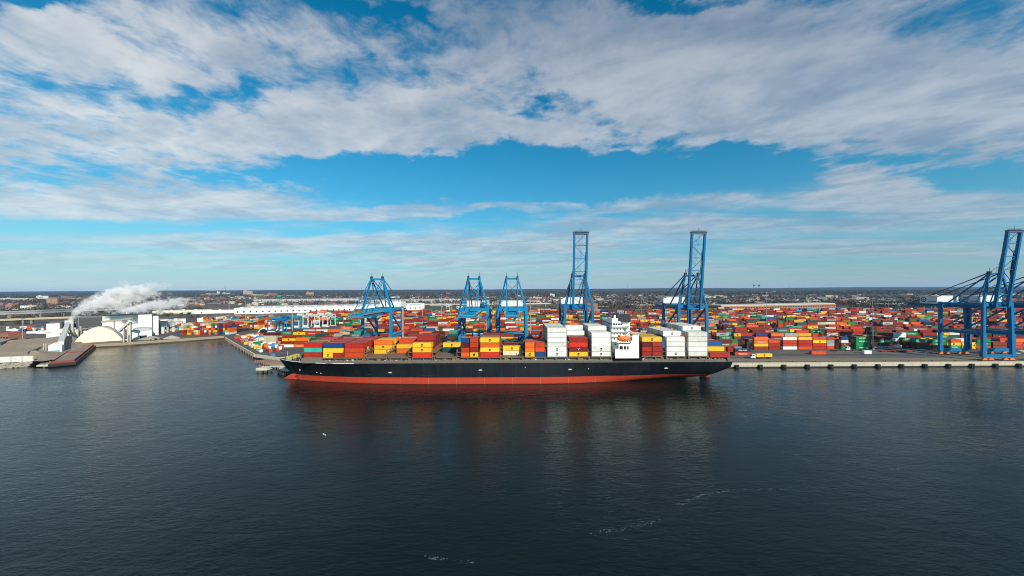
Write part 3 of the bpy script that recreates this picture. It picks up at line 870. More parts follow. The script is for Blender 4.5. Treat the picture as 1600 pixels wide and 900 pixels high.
st_.box(X1-1, X1+3.8, -10, -3, 26.9, 27.05); st_.box(X1-1, X1+3.4, -10, -2, 29.9, 30.05); st_.box(X1-2, X1+3.4, -9, -2, 32.9, 33.05)
st_.build('stairway', railw, hs)
X1 = 70.5
fn = MB(); fn.box(X1-4, X1+4.4, -2.5, 7.5, 16, 35.8); fn.box(X1-3,X1+3.6,-6,-2.51,16,27); fn.build('engine_casing', whm, ship)
fn = MB(); fn.extr([(X1-4.8, 35.81), (X1+4.6, 35.81), (X1+4.2, 40.6), (X1-4.2, 40.6)], -4.4, 6.0)
fo = fn.build('funnel', P('funnel_dark', (0.025,0.028,0.034), 0.5), ship)
for (x, y) in ((-2,-2.5),(0,0),(1.6,2.3),(-1.6,2.6),(2,-2.6)):
    e = MB(); e.cyl((X1+x, y+.8, 40.5), (X1+x, y+.8, 42.3+random.random()*0.6), 0.55, 0.5, n=8); e.build('exhaust_pipe', P('exhaust_steel', (0.35,0.35,0.36), 0.4), fo)
X0 = 62.0
mb = MB(); mb.cyl((X0+2.5,0,38.2), (X0+2.5,0,46.5), 0.4, 0.2, n=6); mb.box(X0+2.3,X0+2.7,-3,3,42.8,43.1); mb.box(X0+1.8,X0+2.2,-1.6,1.6,44.6,44.9)
for (x, y, z) in ((2,5,42),(4,-8,41)):
    q = MB(); q.cyl((X0+x,y,36.4),(X0+x,y,z),0.14,n=5); q.build('aerial', P('mast_dark', (0.05,0.055,0.06)), ship)
q = MB(); q.cyl((X0+3,-3.5,38.2),(X0+3,-3.5,40.2),0.9,0.7,n=8); q.build('radome', whm, ship)
mb.build('radar_mast', P('mast_dark', (0.05,0.055,0.06)), ship)
# lifeboat in its davits
lb = MB(); n = 12; prof = [(-4.2,0.1,0.4),(-3.7,0.75,0.1),(-2.6,1.25,-0.2),(-0.8,1.5,-0.35),(1.2,1.5,-0.35),(2.9,1.2,-0.15),(3.8,0.7,0.1),(4.2,0.1,0.4)]
for (x, r, zo) in prof:
    for i in range(n):
        a = 2*PI*i/n; s = math.sin(a); lb.v.append((x, r*0.95*math.cos(a), zo*0.5+(r*1.15*s if s < 0 else r*0.95*s)))
for j in range(len(prof)-1):
    for i in range(n): lb.f.append((j*n+i, j*n+(i+1) % n, (j+1)*n+(i+1) % n, (j+1)*n+i)); lb.mi.append(0); lb.c.append((1,1,1))
lb.box(-3.2,-1.8,-0.6,0.6,1.1,1.9)
zlb = sz_(975, 529)
lbo = lb.build('lifeboat', P('lifeboat_orange', (0.80,0.16,0.02), 0.4), ship, loc=(sx(975), -14.8, zlb))
for p in lbo.data.polygons: p.use_smooth = True
dv = MB()
for x in (-3.0, 3.0):
    dv.bar((sx(975)+x, -12.6, zlb-2.6), (sx(975)+x, -14.6, zlb+2.2), 0.3); dv.bar((sx(975)+x, -12.6, zlb-2.6), (sx(975)+x, -14.9, zlb-2.0), 0.3)
dv.box(sx(975)-4.2, sx(975)+4.4, -15.6, -12, zlb-2.7, zlb-2.4)
dv.build('davit', whm, ship)
# poop fittings
b_ = MB(); b_.box(130.6, 131.2, -15, 15, DK, 18.0); b_.box(128, 131, -6, 6, DK, 14.5)
for y in (-13,-8,8,13): b_.cyl((130.0, y, DK), (130.0, y, DK+1.2), 0.4, n=8)
b_.build('poop_gear', greym, ship)
b_ = MB()
for x in (118.5, 124.2, 129.6):
    for y in (-15.6, 0, 15.6): b_.box(x-0.3, x+0.3, y-0.3, y+0.3, DK, 15.28)
b_.build('cargo_support', greym, ship)

# ------------------------------------------------------------------ yard containers
def mark_for(c, rr):
    q = rr.random()
    if c == YEL: return 'm' if q < 0.75 else None
    if c in (GRN,): return 'EVERGREEN' if q < 0.75 else None
    if c in (WHT, GRY): return 'MAERSK' if q < 0.45 else None
    if c in (BRD, ORG): return 'Hapag-Lloyd' if q < 0.25 else None
    if c == NAV: return 'CMA CGM' if q < 0.5 else None
    if c in (MAR, RED) : return 'dot' if q < 0.25 else None
    return None
ry = random.Random(21)
PALR = [RED]*17+[MAR]*15+[BRN]*13+[ORR]*13+[ORG]*9+[YEL]*12+[BLU]*4+[NAV]*7+[GRN]*11+[DGR]*6+[TEA]*3+[WHT]*6+[GRY]*7+[CRM]*4+[BRD]*5+[SKY]*1
BLOCK_Y = [322+26.5*i for i in range(18)]
def xleft(y):
    if y < 425: return -247-0.83*(y-381)+(12 if y > 400 else 0)
    if y < 545: return -205-0.1*(y-425)
    return -300-0.55*(y-545)
FRONT = {  # measured stacks of the block nearest the quay: px0, px1, columns bottom -> top
 (1178,1200):[RED,YEL,ORG,ORG], (1201,1218):[RED,RED,ORR], (1223,1245):[WHT,ORR,ORR,WHT], (1247,1269):[ORR,RED,RED,YEL], (1270,1291):[RED,BRD,YEL,ORR],
 (1292,1303):[ORR,GRY,GRY,ORR], (1314,1325):[GRN,RED,WHT,BLU], (1337,1359):[GRN,GRN,GRN,GRN]}
def stack_records(cx, y, L, cols, rows, rr, blk, si, first=True, swap=False, grp='containers stacked in the yard', lab=None, left_open=True, right_open=True, heights=None):
    """one bay of a yard block: rows deep in y"""
    for r in range(rows):
        yy = y+1.22+2.6*r
        n = heights[r]
        for t in range(n):
            c = cols[r][t]
            front = (r == 0 or t >= heights[r-1]); top = t == n-1
            side = (left_open if cx > 0 else right_open)
            if not (front or top or side): continue
            R = dict(x=cx, y=yy, z=3.41+t*2.72, L=L, H=2.66, col=c, grp=grp, mark=mark_for(c, rr) if (front and yy < 620) else None)
            R['label'] = '%s container, %s tier, %s row, %s stack from left, %s yard block' % (CN[c], ordn(t+1), ordn(r+1), ordn(min(si+1, 69)), ordn(blk+1))
            R['area'] = area_px(R, front and True, top, side) if inframe(cx, yy) else 0
            # hidden behind the ship and its cargo
            py = 452-(R['z']-CZ+2.6)*-1*FPX/yy
            px = 800+cx/yy*FPX
            if 470 < px < 1140 and py > 556: continue
            REC.append(R)
for bi, y in enumerate(BLOCK_Y):
    rows = 6
    lim = 830/FPX*(y+16)
    x = xleft(y)+ry.uniform(0, 6) if bi else -180.0
    x = max(x, -lim)
    used = []
    si = 0
    spec = {}
    if bi == 0:
        for (a, b2), cc in FRONT.items(): spec[(wx(a, y), wx(b2, y))] = cc
    run = ry.randint(9, 16); h0 = ry.uniform(2.5, 3.8); prev = None
    fav = ry.choice([RED,ORR,MAR,GRN,BRN])
    items = []
    while x < lim:
        if run <= 0:
            x += ry.choice([7, 9, 13]); run = ry.randint(8, 18); fav = ry.choice([RED,ORR,MAR,ORR,RED,BRN,YEL] if x < 150 else [RED,RED,MAR,GRN,GRN,BRN,RED])
        L = 12.19 if ry.random() < 0.85 else 6.06
        skip = False
        if bi == 0:
            for (a, b2) in spec:
                if x+L > a-0.3 and x < b2+0.3: x = b2+0.5; skip = True; break
            if skip: continue
            if 232 < x < 289 or x > 289+32: 
                pass
        items.append([x, L, None]); x += L+(0.5 if ry.random() < .6 else ry.choice([1.2, 1.8, 3.2])); run -= 1
    for (a, b2), cc in spec.items(): items.append([a, b2-a, cc])
    items.sort(key=lambda q: q[0])
    h0 = 3.2
    for k, (x, L, cc) in enumerate(items):
        h0 += ry.uniform(-0.7, 0.7); h0 = min(4.2, max(1.9, h0))
        if bi == 0 and cc is None:
            if x > 322: h0 = 2.6
        top_c = ry.choice(PAL)
        hs = []; cols = []
        PL = PALR if x > 170 else PAL; base_c = ry.choice(PL)
        for r in range(rows):
            n = int(round(h0+ry.uniform(-1.1, 0.9)))
            if ry.random() < 0.06: n = max(0, n-2)
            if ry.random() < 0.03: n = 0
            n = min(5, n)
            if cc is not None:
                n = len(cc) if r == 0 else min(5, max(3, n))
                hs.append(n); cols.append(list(cc) if r == 0 else [ry.choice(PAL) for _ in range(5)]); continue
            if bi == 0 and wx(1060, y) < x < wx(1176, y) : n = min(n, 4)
            if bi == 0 and 318 < x < 350 and r < 2: n = 0
            hs.append(n)
            cols.append([(base_c if ry.random() < 0.25 else fav if ry.random() < 0.22 else ry.choice(PL)) for _ in range(6)])
        lo = k == 0 or items[k-1][0]+items[k-1][1] < x-2
        ro = k == len(items)-1 or items[k+1][0] > x+L+2
        stack_records(x+L/2, y, L, cols, rows, ry, bi, k, heights=hs, left_open=(lo or cc is not None or ry.random() < .35), right_open=(ro or ry.random() < .35))
# pale stack at the near left corner of the yard
for t, c in enumerate([CRM, CRM, CRM, MAR]):
    for r in range(3):
        y = 374+2.6*r
        R = dict(x=-243, y=y, z=3.41+t*2.72, L=12.19, H=2.66, col=c, grp='containers stacked in the yard', mark=None,
                 label='%s container, %s tier, %s row of the corner stack behind the ship bow' % (CN[c], ordn(t+1), ordn(r+1)))
        R['area'] = area_px(R, r == 0, t == 3, False); REC.append(R)
# container blocks on the far side of the basin, ends towards the water
rb = random.Random(5)
NP = [ORR]*5+[RED]*6+[YEL]*8+[ORG]*7+[WHT]*6+[SKY]*2+[GRN]*2+[CRM]*4+[TEA]*2+[BLU]*3+[BRN]*3
def endblock(xa, xb, ya, yb, hmin, hmax, blk, pal):
    x = xa; k = 0
    while x < xb:
        y = ya+max(0, (abs(x)-345))*-0.0
        r = 0
        h = rb.randint(hmin, hmax)
        while y < yb:
            n = max(1, min(hmax, h+rb.choice([-1,0,0,0,1])))
            for t in range(n):
                if r == 0 or t >= n-1:
                    c = rb.choice(pal)
                    R = dict(x=x+1.22, y=y+6.1, z=3.41+t*2.72, L=12.19, H=2.66, col=c, grp='containers stacked beyond the basin', mark=None, swap=True,
                             label='end-on %s container, %s tier, %s column, %s row, %s block beyond the basin' % (CN[c], ordn(t+1), ordn(k+1), ordn(r+1), ordn(blk)))
                    k_ = FPX/y
                    R['area'] = (2.44*2.7*k_*k_ if r == 0 else 0)+2.44*12.19*(CZ-R['z'])*FPX**2/y**3*(1 if t == n-1 else 0)
                    R['label_ok'] = 1
                    REC.append(R)
            y += 12.6; r += 1
        x += 2.62 if rb.random() < 0.93 else 7; k += 1
endblock(-408, -346, 452, 500, 4, 5, 1, NP)
endblock(-372, -330, 520, 560, 3, 5, 2, NP)
endblock(-440, -380, 530, 580, 3, 4, 3, NP)
endblock(-325, -262, 590, 620, 3, 4, 4, NP)
endblock(-500, -420, 600, 640, 3, 4, 5, NP)
# small containers and trailers lined up along the west pier
rp = random.Random(11)
for i in range(150):
    f = rp.random(); off = rp.uniform(4, 30)
    px_, py_ = -218+(-328+218)*f, 313+(425-313)*f
    x = px_+off*0.71+0; y = py_+off*0.70+2
    c = rp.choice([ORR,ORG,YEL,WHT,CRM,CRM,SKY,RED,GRN,ORG,WHT])
    L = rp.choice([6.06, 6.06, 12.19])
    R = dict(x=x, y=y, z=3.42, L=L, H=rp.choice([2.2,2.66]), col=c, grp='containers parked along the west pier', mark=None, rz=-PI/4+rp.choice([0,0,PI/2]),
             label='%s container standing low on the west pier, number %d from the seaward tip' % (CN[c], i+1), area=0)
    REC.append(R)
# drop pier overlaps, renumber from the tip
keep = []
for R in [r for r in REC if 'west pier' in r['grp']]:
    if all(math.hypot(R['x']-q['x'], R['y']-q['y']) > (R['L']+q['L'])/2*0.62 for q in keep): keep.append(R)
REC = [r for r in REC if 'west pier' not in r['grp']]
keep.sort(key=lambda r: r['y'])
for i, R in enumerate(keep):
    R['label'] = '%s container standing low on the west pier, %s from the seaward tip' % (CN[R['col']], ordn(i+1))
    R['area'] = R['L']*R['H']*(FPX/R['y'])**2
REC += keep
# loose containers on the apron
def loose(px0, px1, pyb, cols, lab, marks=None):
    p = gp((px0+px1)/2, pyb); L = (px1-px0)/FPX*p.y
    L = 12.19 if L > 9 else 6.06
    for t, c in enumerate(cols):
        R = dict(x=p.x, y=p.y+1.22, z=3.42+t*2.72, L=L, H=2.66, col=c, grp=None, mark=(marks[t] if marks else None), label=lab[t], area=5000)
        REC.append(R)
loose(1268, 1292, 554, [ORR], ['single orange-red container alone on the asphalt in front of the yellow stack'])
loose(1351, 1362, 553, [WHT], ['short white container alone on the apron below the green stack'])
loose(1149, 1172, 555.5, [ORR, NAV], ['orange container with white lettering on the quay beside the ship stern','navy container with white lettering on top of the orange one by the stern'], ['Hapag-Lloyd','CMA CGM'])
loose(1369, 1392, 544, [BRD, NAV], ['red container with white lettering at the foot of the light mast','navy container on top of the red one at the light mast'], ['Hapag-Lloyd', None])
loose(1138, 1148, 553, [ORR, RED], ['short orange container beside the ship stern', 'short red container atop the short orange one by the stern'])

REC.sort(key=lambda r: -r['area'])
N_IND = 300
IND, REST = REC[:N_IND], REC[N_IND:]
seen = {}
def add_mark(o, R):
    H = R['H']; mk = R.get('mark')
    if mk == 'm': put_emblem(o, R['L'], H, R['col'])
    elif mk == 'EVERGREEN': put_text(o, 'EVERGREEN', 1.25, let_white, H)
    elif mk == 'MAERSK': put_text(o, 'MAERSK', 1.5, let_blue, H)
    elif mk == 'Hapag-Lloyd': put_text(o, 'Hapag-Lloyd', 1.35, let_white, H)
    elif mk == 'CMA CGM': put_text(o, 'CMA CGM', 1.5, let_white, H)
    elif mk == 'w': put_text(o, 'V', 1.8, let_white, H)
for R in IND:
    o = bpy.data.objects.new('shipping_container', cont_mesh(R['L'], R['H'], R['col'], bool(R.get('swap'))))
    COL.objects.link(o); o.location = (R['x'], R['y'], R['z'])
    if R.get('rz'): o.rotation_euler = (0, 0, R['rz'])
    lab = R['label']
    tag(o, lab, 'container', R['grp'])
    add_mark(o, R)
b_ = MB()
def add_text(b, body, size, x, y, z, col):
    me = text_mesh(body, size, 0.0, None)
    b.add([(v.co.x+x, v.co.y+y, v.co.z+z) for v in me.vertices], [tuple(p.vertices) for p in me.polygons], None, col)
for R in REST:
    if R.get('rz'): 
        b_.obox(R['x'], R['y'], R['rz'], R['L'], 2.44, R['z'], R['z']+R['H'], None, R['col']); continue
    k = ry.uniform(0.72, 1.15); c = tuple(q*k for q in R['col'])
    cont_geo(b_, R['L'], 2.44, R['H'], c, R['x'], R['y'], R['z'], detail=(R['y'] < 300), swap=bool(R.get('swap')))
    mk = R.get('mark'); yf = R['y']-1.22-0.05; zc_ = R['z']+R['H']/2
    if mk == 'm':
        n = 8; b_.add([(R['x']+0.75*math.cos(2*PI*i/n), yf, zc_+0.8*math.sin(2*PI*i/n)) for i in range(n)], [tuple(range(n))], None, (0.03,0.03,0.03))
    elif mk == 'dot':
        b_.add([(R['x']-0.5, yf, zc_-0.4),(R['x']+0.5, yf, zc_-0.4),(R['x']+0.5, yf, zc_+0.4),(R['x']-0.5, yf, zc_+0.4)], [(0,1,2,3)], None, (0.5,0.4,0.3))
    elif mk in ('EVERGREEN','MAERSK','Hapag-Lloyd','CMA CGM') and R['L'] > 9:
        add_text(b_, mk, 1.4, R['x'], yf, zc_, (0.05,0.06,0.1) if mk == 'MAERSK' else (0.7,0.7,0.68))
tag(b_.build('shipping_containers', contm), 'mixed stacks of coloured containers filling the yard behind the quay', 'containers', kind='stuff')

# ------------------------------------------------------------------ quay cranes
cb1 = paint('crane_blue', (0.002,0.19,0.38), 0.45, 0.1, 0.3, (0.004,0.10,0.21), 0.4)
cb2 = paint('crane_blue_deep', (0.0015,0.135,0.30), 0.45, 0.12, 0.3, (0.003,0.07,0.16), 0.4)
org = paint('bogie_orange', (0.72,0.17,0.03), 0.5, 0.15, 0.6, (0.2,0.08,0.03), 0.5)
cat_m = P('catwalk_grey', (0.26,0.27,0.25), 0.7)
cabl = P('cable_dark', (0.02,0.03,0.05), 0.5)
def crane(x, big, up, label):
    cb = cb2 if big else cb1
    zt = 42.0 if big else 40.2
    t = empty('quay_crane', (x, 282.5, 3.4), label, 'crane', 'ship-to-shore gantry cranes on the quay')
    F, R = -13.5, 13.5; xb, xt = (10.6, 9.9) if big else (10.4, 10.2)
    gx = 4.5 if big else 3.6
    for sx_ in (-1, 1):
        for y in (F, R):
            b = MB(); b.bar((sx_*xb, y, 3.6), (sx_*xt, y, zt), 1.9, 1.7, up=(0,1,0))
            b.box(sx_*xb-1.4, sx_*xb+1.4, y-1.1, y+1.1, 3.2, 6.4)
            b.build('leg', cb, t)
    for y in (F, R):
        b = MB(); b.box(-xb-0.8, xb+0.8, y-0.85, y+0.85, 2.4, 4.6); b.build('sill_beam', cb, t)
        for sx_ in (-1, 1):
            g = MB()
            for k in (-1, 1):
                cx = sx_*7.6+k*2.3
                g.extr([(cx-2.1,0.55),(cx+2.1,0.55),(cx+1.3,1.5),(cx+0.4,1.9),(cx-0.4,1.9),(cx-1.3,1.5)], y-0.7, y+0.7)
            g.extr([(sx_*7.6-3.4,1.91),(sx_*7.6+3.4,1.91),(sx_*7.6+1.0,2.39),(sx_*7.6-1.0,2.39)], y-0.6, y+0.6)
            bg_ = g.build('bogie', org, t)
            w = MB()
            for k in range(8):
                cx = sx_*7.6-4.05+k*1.16; w.cyl((cx, y-0.35, 0.45), (cx, y+0.35, 0.45), 0.43, n=10)
            w.build('wheel', P('wheel_steel', (0.05,0.04,0.035)), bg_)
        b = MB(); b.box(-xt, xt, y-0.8, y+0.8, zt-2.6, zt-0.4); b.build('top_beam', cb, t)
        b = MB(); b.box(-xb, xb, y-0.5, y+0.5, 18.6, 20.0) if y == R else b.box(-0.1,0.1,y,y+0.1,zt-3,zt-2.7); b.build('cross_beam', cb, t)
    for sx_ in (-1, 1):
        b = MB(); b.box(sx_*10.2-0.75, sx_*10.2+0.75, F+0.9, R-0.9, 18.4, 20.8); b.build('portal_beam', cb, t)
        c = MB()
        xx = sx_*11.3
        c.box(xx-0.4, xx+0.4, F, R, 20.9, 21.0)
        for zz in (21.5, 22.0): c.bar((xx+sx_*0.4, F, zz), (xx+sx_*0.4, R, zz), 0.07)
        for k in range(14): c.box(xx+sx_*0.4-0.04, xx+sx_*0.4+0.04, F+k*2.05, F+k*2.05+0.08, 21, 22)
        c.build('catwalk', cat_m, t)
        b = MB(); b.bar((sx_*10.1, R-0.7, 21.2), (sx_*9.9, F+0.8, zt-3.0), 1.05, 0.9); b.build('brace', cb, t)
        b = MB(); b.box(sx_*9.9-0.6, sx_*9.9+0.6, F+0.9, R-0.9, zt-2.2, zt-0.7); b.build('side_beam', cb, t)
    back = 43
    for sx_ in (-1, 1):
        b = MB(); b.box(sx_*gx-0.6, sx_*gx+0.6, F-1.5, back, zt-4.4, zt-2.1)
        b.build('trolley_girder', cb, t)
        c = MB(); c.box(sx_*(gx+1.2)-0.45, sx_*(gx+1.2)+0.45, F, back, zt-2.09, zt-1.98)
        for k in range(int((back-F)/2.4)): c.box(sx_*(gx+1.6)-0.04, sx_*(gx+1.6)+0.04, F+k*2.4, F+k*2.4+0.08, zt-2, zt-0.9)
        c.bar((sx_*(gx+1.6), F, zt-0.9), (sx_*(gx+1.6), back, zt-0.9), 0.07); c.bar((sx_*(gx+1.6), F, zt-1.45), (sx_*(gx+1.6), back, zt-1.45), 0.06)
        c.build('catwalk', cat_m, t)
    b = MB()
    for k in range(6): yy = F+2+k*(back-F-3)/5; b.box(-gx+0.6, gx-0.6, yy-0.35, yy+0.35, zt-4.0, zt-2.5)
    b.build('girder_tie', cb, t)
    # machinery house
    y0, y1 = 17, 29.5
    hx = 8.6; z0 = zt-1.9; z1 = z0+(6.2 if big else 5.6)
    hm_ = whm if big else cb
    b = MB(); b.box(-hx, hx, y0, y1, z0, z1); b.box(-hx-0.15, hx+0.15, y0-0.15, y1+0.15, z1+0.002, z1+0.3); mh = b.build('machinery_house', P('house_pale', (0.66,0.66,0.62)), t)
    if big:
        for sx_ in (-1, 1):
            s = MB(); n = 18; cy = y1-2.6; xx = sx_*(hx+0.03); zc_ = (z0+z1)/2
            for i in range(n):
                a0, a1 = 2*PI*i/n, 2*PI*(i+1)/n
                s.add([(xx, cy+2.1*math.cos(a0), zc_+2.1*math.sin(a0)), (xx, cy+2.1*math.cos(a1), zc_+2.1*math.sin(a1)), (xx, cy+1.5*math.cos(a1), zc_+1.5*math.sin(a1)), (xx, cy+1.5*math.cos(a0), zc_+1.5*math.sin(a0))], [(0,1,2,3)])
            s.add([(xx, cy+0.8*math.cos(2*PI*i/8), zc_+0.8*math.sin(2*PI*i/8)) for i in range(8)], [tuple(range(8))])
            s.add([(xx, y0+0.8, zc_-1.6),(xx, y0+7.0, zc_-1.6),(xx, y0+7.0, zc_-1.1),(xx, y0+0.8, zc_-1.1)], [(0,1,2,3)])
            s.build('emblem', P('emblem_blue', (0.02,0.07,0.17)), mh)
    # A-frame
    ax, az_ = (4.6 if big else 4.0), (63.6 if big else 62.0)
    for sx_ in (-1, 1):
        b = MB(); b.bar((sx_*xt, F, zt-0.4), (sx_*ax, F+0.8, az_), 1.15, 1.25, up=(0,1,0)); b.build('mast_leg', cb, t)
        b = MB(); b.bar((sx_*ax, F+1.0, az_-0.6), (sx_*(gx+0.4), R-1, zt-0.7), 0.75, 0.75); b.bar((sx_*ax, F+1.4, az_-0.8), (sx_*(gx+0.4), F+8, zt-1.0), 0.5, 0.5); b.build('mast_strut', cb, t)
        b = MB(); b.bar((sx_*ax, F+1.0, az_), (sx_*gx, back-1.5, zt-2.1), 0.42, 0.5); b.bar((sx_*ax, F+1, az_+0.6), (sx_*gx, back-3.5, zt-2.1), 0.18, 0.18); b.build('backstay', cb if not big else cabl, t)
        b = MB(); b.box(sx_*ax-0.7, sx_*ax+0.7, F-0.4, F+1.8, az_-1, az_+1.2); b.cyl((sx_*ax, F+0.6, az_+1.2), (sx_*ax, F+0.6, az_+3.8), 0.12, n=5)
        b.build('mast_head', P('sheave_dark', (0.03,0.05,0.08)), t)
    b = MB(); b.box(-ax, ax, F+0.1, F+1.2, az_-1.6, az_-0.2); b.build('mast_crossbar', cb, t)
    b = MB(); b.box(-ax-0.8, ax+0.8, F-0.6, F+2.0, az_-3.4, az_-3.25); b.bar((-ax-0.8, F-0.6, az_-2.3), (ax+0.8, F-0.6, az_-2.3), 0.08)
    for k in range(6): b.box(-ax-0.8+k*(ax+0.8)*0.4, -ax-0.7+k*(ax+0.8)*0.4, F-0.64, F-0.56, az_-3.3, az_-2.3)
    b.build('mast_platform', cat_m, t)
    b = MB(); b.bar((-xt+1, F+0.2, zt+2), (ax, F+0.9, az_-4), 0.4); b.bar((xt-1, F+0.2, zt+2), (-ax, F+0.9, az_-4), 0.4)
    if not up: b.build('mast_cross_brace', cb, t)
    # boom
    if up:
        hy, hz, ty, tz = F-2.2, zt-3.2, F-9.6, 93.0
        def bp_(f, sx_): return Vector((sx_*gx, hy+(ty-hy)*f, hz+(tz-hz)*f))
        bo = MB()
        for sx_ in (-1, 1): bo.bar(bp_(0, sx_), bp_(1, sx_), 1.25, 1.9, up=(0,1,0))
        bo = bo.build('boom', cb, t)
        tr = MB(); N = 6
        for k in range(N+1): tr.bar(bp_(k/N, -1), bp_(k/N, 1), 0.45 if k not in (0, N) else 0.9)
        for k in range(N):
            a, c = (-1, 1) if k % 2 else (1, -1)
            tr.bar(bp_(k/N, a), bp_((k+1)/N, c), 0.32)
        tr.build('boom_lattice', cb, bo)
        tp = MB(); tp.box(-gx-1.2, gx+1.2, ty-1.4, ty+1.4, tz-0.3, tz-0.1); tp.box(-gx-0.9, gx+0.9, ty-0.9, ty+0.9, tz-1.6, tz-0.31)
        for zz in (tz+0.5, tz+1.0):
            tp.bar((-gx-1.2, ty-1.4, zz), (gx+1.2, ty-1.4, zz), 0.1); tp.bar((-gx-1.2, ty+1.4, zz), (gx+1.2, ty+1.4, zz), 0.1)
        for k in range(8): tp.box(-gx-1.2+k*(2*gx+2.4)/7-0.05, -gx-1.2+k*(2*gx+2.4)/7+0.05, ty-1.45, ty-1.35, tz, tz+1.0)
        tp.cyl((0, ty, tz), (0, ty, tz+3.0), 0.1, n=5)
        tp.build('boom_tip', P('tip_dark', (0.05,0.09,0.13)), bo)
        sy = MB()
        for sx_ in (-1, 1):
            m1 = bp_(0.42, sx_)+Vector((0, 1.6, 0)); k1 = Vector((sx_*ax, F+1.5, az_)); el_ = Vector((sx_*ax, F+3.0, az_-12))
            sy.bar(k1, el_, 0.28); sy.bar(el_, bp_(0.30, sx_)+Vector((0,1.2,0)), 0.28); sy.bar(k1, m1+Vector((0,0,6)), 0.16); sy.bar(bp_(0.45, sx_)+Vector((-sx_*0.9,1.2,0)), bp_(0.75, sx_)+Vector((-sx_*0.9,1.1,0)), 0.3)
            sy.bar(m1, bp_(0.7, sx_)+Vector((0,1.3,0)), 0.25)
        for xx in (-1.2, -0.4, 0.5, 1.3): sy.bar((xx, F, az_), bp_(0.97, 1)*1+Vector((xx-gx, 0.6, 0)), 0.07)
        sy.build('forestay', cabl, t)
    else:
        tipy = -49.5; zb_ = zt-4.6
        bo = MB()
        for sx_ in (-1, 1): bo.box(sx_*gx-0.55, sx_*gx+0.55, tipy, F-1.6, zb_-0.1, zb_+2.2)
        bo.box(-gx-0.5, gx+0.5, tipy-0.9, tipy-0.01, zb_, zb_+2.0)
        bo = bo.build('boom', cb, t)
        tr = MB()
        for k in range(6): yy = tipy+3+k*5.4; tr.box(-gx+0.56, gx-0.56, yy-0.25, yy+0.25, zb_+0.8, zb_+1.7)
        tr.build('boom_lattice', cb, bo)
        c = MB()
        for sx_ in (-1, 1):
            c.box(sx_*(gx+1.1)-0.45, sx_*(gx+1.1)+0.45, tipy, F, zb_+2.1, zb_+2.22)
            for zz in (zb_+2.8, zb_+3.3): c.bar((sx_*(gx+1.5), tipy, zz), (sx_*(gx+1.5), F, zz), 0.07)
            for k in range(15): c.box(sx_*(gx+1.5)-0.04, sx_*(gx+1.5)+0.04, tipy+k*2.4, tipy+k*2.4+0.08, zb_+2.2, zb_+3.3)
        c.box(-gx-1.8, gx+1.8, tipy-2.2, tipy-0.95, zb_+0.4, zb_+0.52)
        for k in range(9): c.box(-gx-1.8+k*(2*gx+3.6)/8-0.04, -gx-1.8+k*(2*gx+3.6)/8+0.04, tipy-2.2, tipy-2.1, zb_+0.5, zb_+1.6)
        c.bar((-gx-1.8, tipy-2.15, zb_+1.6), (gx+1.8, tipy-2.15, zb_+1.6), 0.08)
        c.build('boom_catwalk', P('catwalk_yellow', (0.36,0.33,0.16), 0.7), bo)
        sy = MB()
        for sx_ in (-1, 1):
            sy.bar((sx_*ax, F+0.2, az_), (sx_*gx, tipy+3, zb_+2.2), 0.4, 0.45); sy.bar((sx_*ax, F+0.2, az_-0.6), (sx_*gx, F-16, zb_+2.2), 0.3, 0.35)
        sy.build('forestay', cb, t)
        # trolley, cab and hanging spreader over the apron
        ty = {True: -20.0, False: -22.0}[x < -50]
        tl = MB(); tl.box(-gx-0.9, gx+0.9, ty-2.6, ty+2.6, zb_-1.6, zb_-0.2); tl.box(-1.6, 1.6, ty-1.4, ty+1.4, zb_-0.19, zb_+1.0); tl = tl.build('trolley', P('trolley_grey', (0.30,0.32,0.32)), t)
        cbn = MB(); cbn.box(gx-2.4, gx+0.2, ty+2.7, ty+5.0, zb_-4.2, zb_-1.5); cbn.build('operator_cab', P('cab_pale', (0.55,0.58,0.55)), tl)
    # festoon, ladder and lift along a rear leg
    l = MB(); l.box(10.6, 12.0, R-2.3, R-0.9, 4, zt-1); l.build('lift_shaft', cat_m if not big else cb, t)
    l = MB()
    for k in range(6):
        z0, z1 = 5+k*5.6, 5+(k+1)*5.6
        a, c = (F+1.2, F+4.2) if k % 2 == 0 else (F+4.2, F+1.2)
        l.bar((-11.6, a, z0), (-11.6, c, z1), 0.5, 0.12); l.box(-12.1, -11.1, c-0.6, c+0.6, z1, z1+0.08)
    l.build('stairway', cat_m, t)
    return t
crane(-98.0, False, False, 'leftmost blue quay crane, boom lowered slanting left over the ship foredeck')
crane(-27.7, False, False, 'second blue quay crane from the left, boom lowered, left of the paired two')
crane(0.0, False, False, 'third blue quay crane, boom lowered straight towards the water, centre of the picture')
crane(48.3, True, True, 'tall blue quay crane with raised boom left of the ship bridge')
crane(130.7, True, True, 'tall blue quay crane with raised boom behind the aft white containers')
crane(351.5, True, True, 'tall blue quay crane with raised boom at the right edge, whole frame showing')
crane(386.5, True, True, 'blue quay crane cut off by the right edge, only its rear frame showing')

